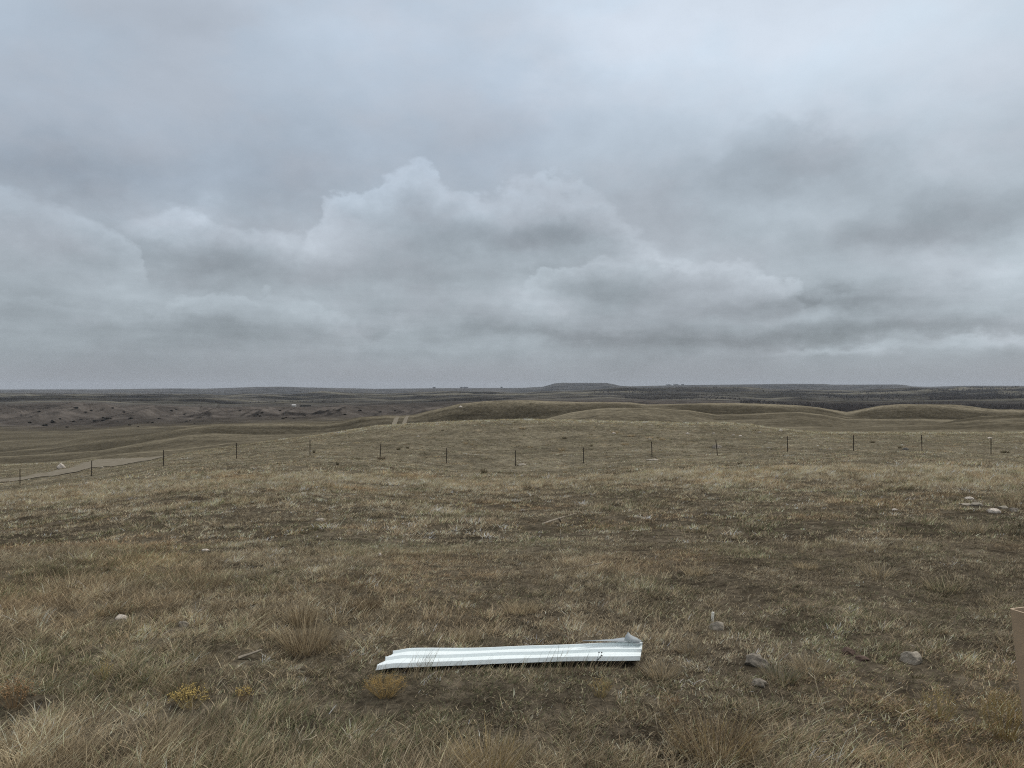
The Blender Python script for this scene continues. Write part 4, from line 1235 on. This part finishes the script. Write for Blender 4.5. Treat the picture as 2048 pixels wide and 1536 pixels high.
# ------------------------------------------------------------------ far shrubs, trees, wood, shed
def crown_mesh(name, w, h, n, leaf, cols, seed, trunk=False):
    """loose crown of leaf-sized faces"""
    rng = np.random.default_rng(seed)
    u = rng.normal(0, 1, (n, 3)); u /= np.linalg.norm(u, axis=1)[:, None]
    r = rng.uniform(0.35, 1.0, n) ** 0.6
    lob = 1 + 0.35 * fbm(u[:, 0] * 1.5 + seed, u[:, 1] * 1.5 + u[:, 2], seed, 2)
    c = u * (r * lob)[:, None] * np.array([w / 2, w / 2, h / 2]) + np.array([0, 0, h * 0.5])
    a = rng.normal(0, 1, (n, 3)); b = rng.normal(0, 1, (n, 3))
    a = a / np.linalg.norm(a, axis=1)[:, None] * leaf; b = b / np.linalg.norm(b, axis=1)[:, None] * leaf
    V = np.stack([c - a, c + b, c + a], 1).reshape(-1, 3)
    C = np.repeat(np.array(cols)[rng.integers(0, len(cols), n)] * rng.uniform(0.6, 1.4, (n, 1)), 3, axis=0)
    return npmesh(name, V, np.arange(3 * n), np.full(n, 3), [M_blade], C)


DK = [[0.028, 0.028, 0.022], [0.04, 0.036, 0.028]]
me_j = crown_mesh('juniper_bush', 4.2, 2.2, 140, 0.7, DK, 5)
rnd = random.Random(21)
BUSH = [(171, 825), (152, 817), (206, 836), (213, 839), (206, 842), (221, 838), (190, 843), (262, 838), (259, 851), (105, 846), (90, 852), (104, 842), (162, 840), (147, 844), (380, 842), (389, 848), (373, 843), (369, 829), (296, 845), (248, 825),
        (134, 855), (60, 846), (225, 817), (305, 846), (276, 854), (343, 822), (78, 824), (42, 831), (120, 838), (182, 822), (235, 843), (318, 838), (560, 822), (572, 836), (588, 838), (515, 830), (610, 832), (632, 828), (655, 822), (352, 820), (410, 828),
        (520, 833), (524, 826), (566, 838), (480, 822), (720, 822), (760, 825), (790, 822), (690, 830)]
for k, (px, py) in enumerate(BUSH):
    p = at(px, py, 650)
    o = link('juniper_bush', me_j, loc=p)
    sc = p.y / 1000.0 * rnd.uniform(0.55, 1.15) * (1.25 if k < 12 else 0.85)
    o.scale = (sc * 1.2, sc, sc * 0.8)
    o.rotation_euler = (0, 0, rnd.uniform(0, 6))
    tag(o, 'small dark bush dotted on the eroded valley wall', 'bush', 'dark bushes dotted on the eroded valley wall')


def bare_tree(px, py, hp, lab, seed, Y=None, dens=900):
    p = at(px, py, 650) if Y is None else Vector(((px - 1024) / F * Y, Y, Hs((px - 1024) / F * Y, Y)))
    h = hp * p.y / F
    e = bpy.data.objects.new('bare_tree', None); col.objects.link(e); e.location = p
    tag(e, lab, 'tree', 'bare trees by the terrace')
    rn = random.Random(seed)
    b1 = bmesh.new()
    tube(b1, [(0, 0, -0.3), (rn.uniform(-.2, .2), 0, h * 0.25), (rn.uniform(-.3, .3), 0, h * 0.6)], h * 0.035, h * 0.015, 6)
    b2 = bmesh.new()
    def br(a, d, l, r, lev):
        b = a + d * l
        tube(b2, [a, a.lerp(b, 0.5) + Vector((rn.uniform(-.05, .05), rn.uniform(-.05, .05), 0.04)) * l, b], r, r * 0.6, 3)
        if lev:
            for _ in range(4):
                nd = (d + Vector((rn.gauss(0, .5), rn.gauss(0, .5), rn.gauss(0.15, .3)))).normalized()
                br(a.lerp(b, rn.uniform(0.45, 1)), nd, l * 0.62, r * 0.6, lev - 1)
    for _ in range(9):
        ang = rn.uniform(0, 6.28)
        br(Vector((0, 0, h * rn.uniform(0.2, 0.55))), Vector((math.cos(ang) * 0.6, math.sin(ang) * 0.6, 0.9)).normalized(), h * 0.3, h * 0.010, 3)
    bm_obj('trunk', b1, M_twig, e); bm_obj('crown', b2, M_twig, e)


M_twig = mat_simple('bare_twigs', (0.16, 0.14, 0.115), 0.95, 1, 0.2, 0)
bare_tree(401, 821, 12, 'bare grey tree on the terrace, left of the pair near the hay patch', 1)
bare_tree(437, 821, 12, 'bare grey tree on the terrace, right of the pair near the hay patch', 2)
bare_tree(312, 818, 8, 'small bare tree alone further left on the valley terrace', 3)

# trees on the skyline
me_s = crown_mesh('skyline_tree', 26, 18, 120, 5.0, [[0.05, 0.05, 0.045], [0.035, 0.035, 0.03]], 9)
for k, (px, w_, lab) in enumerate([(868, 6, 'small dark tree clump on the skyline left of the centre'), (923, 5, 'small round tree on the skyline'), (931, 9, 'larger dark tree clump on the skyline'), (1003, 4, 'tiny dark tree on the skyline left of the mesa'),
                                   (1337, 9, 'low dark tree clump on the skyline right of the mesa'), (1352, 10, 'long low tree clump on the skyline right of the mesa'), (1365, 6, 'last small tree of the row on the skyline right of the mesa')]):
    Y = 8900.0
    x = (px - 1024) / F * Y
    o = link('skyline_tree', me_s, loc=(x, Y, Hs(x, Y) - 2))
    o.scale = (w_ / 4.4, w_ / 4.4, 1.0 if k < 4 else 0.8)
    tag(o, lab, 'tree', 'trees on the skyline')

# river woodland: bare grey-brown trees reading as one mass
rng = np.random.default_rng(77)


def wood(boxes, seed):
    rg = np.random.default_rng(seed)
    out = []
    for (x0, x1, Y0, Y1, n, h) in boxes:
        px = rg.uniform(x0, x1, n); Y = rg.uniform(Y0, Y1, n)
        x = (px - 1024) / F * Y
        dn = fbm(x / 90.0, Y / 140.0, 601, 3)
        ok = dn > -0.25
        x, Y = x[ok], Y[ok]
        z = H(x, Y)
        hh = h * rg.uniform(0.5, 1.15, len(x))
        k = 26
        X_ = np.repeat(x, k); Y_ = np.repeat(Y, k); Z_ = np.repeat(z, k); h_ = np.repeat(hh, k)
        m_ = len(X_)
        t = rg.uniform(0.05, 1, m_)
        rr = h_ * 0.42 * np.sqrt(np.clip(1 - (t - 0.55) ** 2 * 3.5, 0.05, 1)) * rg.uniform(0, 1, m_) ** 0.6
        a = rg.uniform(0, 2 * np.pi, m_)
        bx = X_ + np.cos(a) * rr * 0.5; by = Y_ + np.sin(a) * rr * 0.5; bz = Z_ + t * h_ * 0.6
        c = np.array([0.088, 0.078, 0.072]) * rg.uniform(0.5, 1.5, (m_, 1)) * np.repeat(rg.uniform(0.6, 1.35, len(x)), k)[:, None]
        out.append(blades(bx, by, bz, h_ * 0.42, h_ * 0.10, a, np.full(m_, 0.45), np.zeros(m_), c, 1, rg))
    return join(out)


V, FL, CN, C = wood([(1640, 2250, 860, 1230, 4200, 4.8), (1480, 1720, 900, 1300, 1700, 4.2), (1860, 2250, 1500, 3150, 4200, 7), (1650, 1900, 1700, 2900, 900, 6), (1250, 1480, 1400, 2100, 700, 4.5), (1180, 1330, 2300, 2800, 350, 6),
                     (1240, 1600, 2700, 3150, 350, 8), (860, 1000, 1500, 1700, 120, 5), (500, 700, 1500, 1900, 120, 4)], 3)
o = link('woodland', npmesh('woodland', V, FL, CN, [M_blade], C))
tag(o, 'leafless grey-brown woodland lining the far valley bottom and bluffs', 'woodland', kind='stuff')

# small pale shed on the terrace
shE = bpy.data.objects.new('shed', None); col.objects.link(shE)
Y = 1290.0; x = (588 - 1024) / F * Y
shE.location = (x, Y, Hs(x, Y) + 0.2)
tag(shE, 'tiny pale farm shed on the far terrace above the hay patch', 'shed')
bm = bmesh.new(); box(bm, -3.2, 3.2, -2.2, 2.2, -1, 2.4); box(bm, -0.9, 0.9, -2.26, -2.2, 0, 2.0)
bm_obj('wall', bm, mat_simple('pale_shed_wall', (0.42, 0.40, 0.36), 0.8, 2, 0.15, 0), shE)
bm = bmesh.new()
v = [bm.verts.new(c) for c in ((-3.5, -2.5, 2.41), (3.5, -2.5, 2.41), (3.5, 2.5, 2.41), (-3.5, 2.5, 2.41), (-3.5, 0, 3.8), (3.5, 0, 3.8))]
for f in ((0, 1, 5, 4), (2, 3, 4, 5), (1, 2, 5), (3, 0, 4), (3, 2, 1, 0)): bm.faces.new([v[k] for k in f])
bm_obj('roof', bm, mat_simple('pale_shed_roof', (0.55, 0.54, 0.52), 0.6, 2, 0.15, 0), shE)
# dark round bales in a row beside it
bm = bmesh.new()
bmesh.ops.create_cone(bm, cap_ends=True, segments=14, radius1=1.5, radius2=1.5, depth=2.6)
for v in bm.verts: v.co = Vector((v.co.z, v.co.x, v.co.y + 1.4))
bmesh.ops.bevel(bm, geom=[e for e in bm.edges if e.calc_face_angle(0) > 1], offset=0.25, segments=2, affect='EDGES')
me_b = bpy.data.meshes.new('hay_bale'); bm.to_mesh(me_b); bm.free(); me_b.materials.append(mat_simple('dark_old_hay', (0.05, 0.045, 0.035), 0.95, 3, 0.3, 0.3))
for k in range(8):
    px = 602 + k * 2.6 + (k % 3) * 0.5
    x = (px - 1024) / F * 1290
    o = link('hay_bale', me_b, loc=(x, 1290, Hs(x, 1290)))
    o.rotation_euler = (0, 0, 0.2 * (k % 3))
    tag(o, 'dark round hay bale in a row right of the far shed', 'hay bale', 'dark hay bales in a row by the far shed')

# ------------------------------------------------------------------ haze
bm = bmesh.new()
zlo = float(GZ.min()) - 1.0; zhi = float(GZ.max()) + 30.0
box(bm, -15000, 15000, -15000, 15000, zlo, zhi)
me = bpy.data.meshes.new('haze'); bmesh.ops.recalc_face_normals(bm, faces=bm.faces[:]); bm.to_mesh(me); bm.free()
m = bpy.data.materials.new('haze_air'); m.use_nodes = True
nt = m.node_tree; nt.nodes.clear()
pv = nt.nodes.new('ShaderNodeVolumePrincipled'); pv.inputs['Density'].default_value = 4e-5
pv.inputs['Color'].default_value = (0.80, 0.86, 0.95, 1)
out = nt.nodes.new('ShaderNodeOutputMaterial'); nt.links.new(pv.outputs[0], out.inputs['Volume'])
me.materials.append(m)
o = link('haze', me)
tag(o, kind='stuff')
print('terrain z', zlo, zhi)
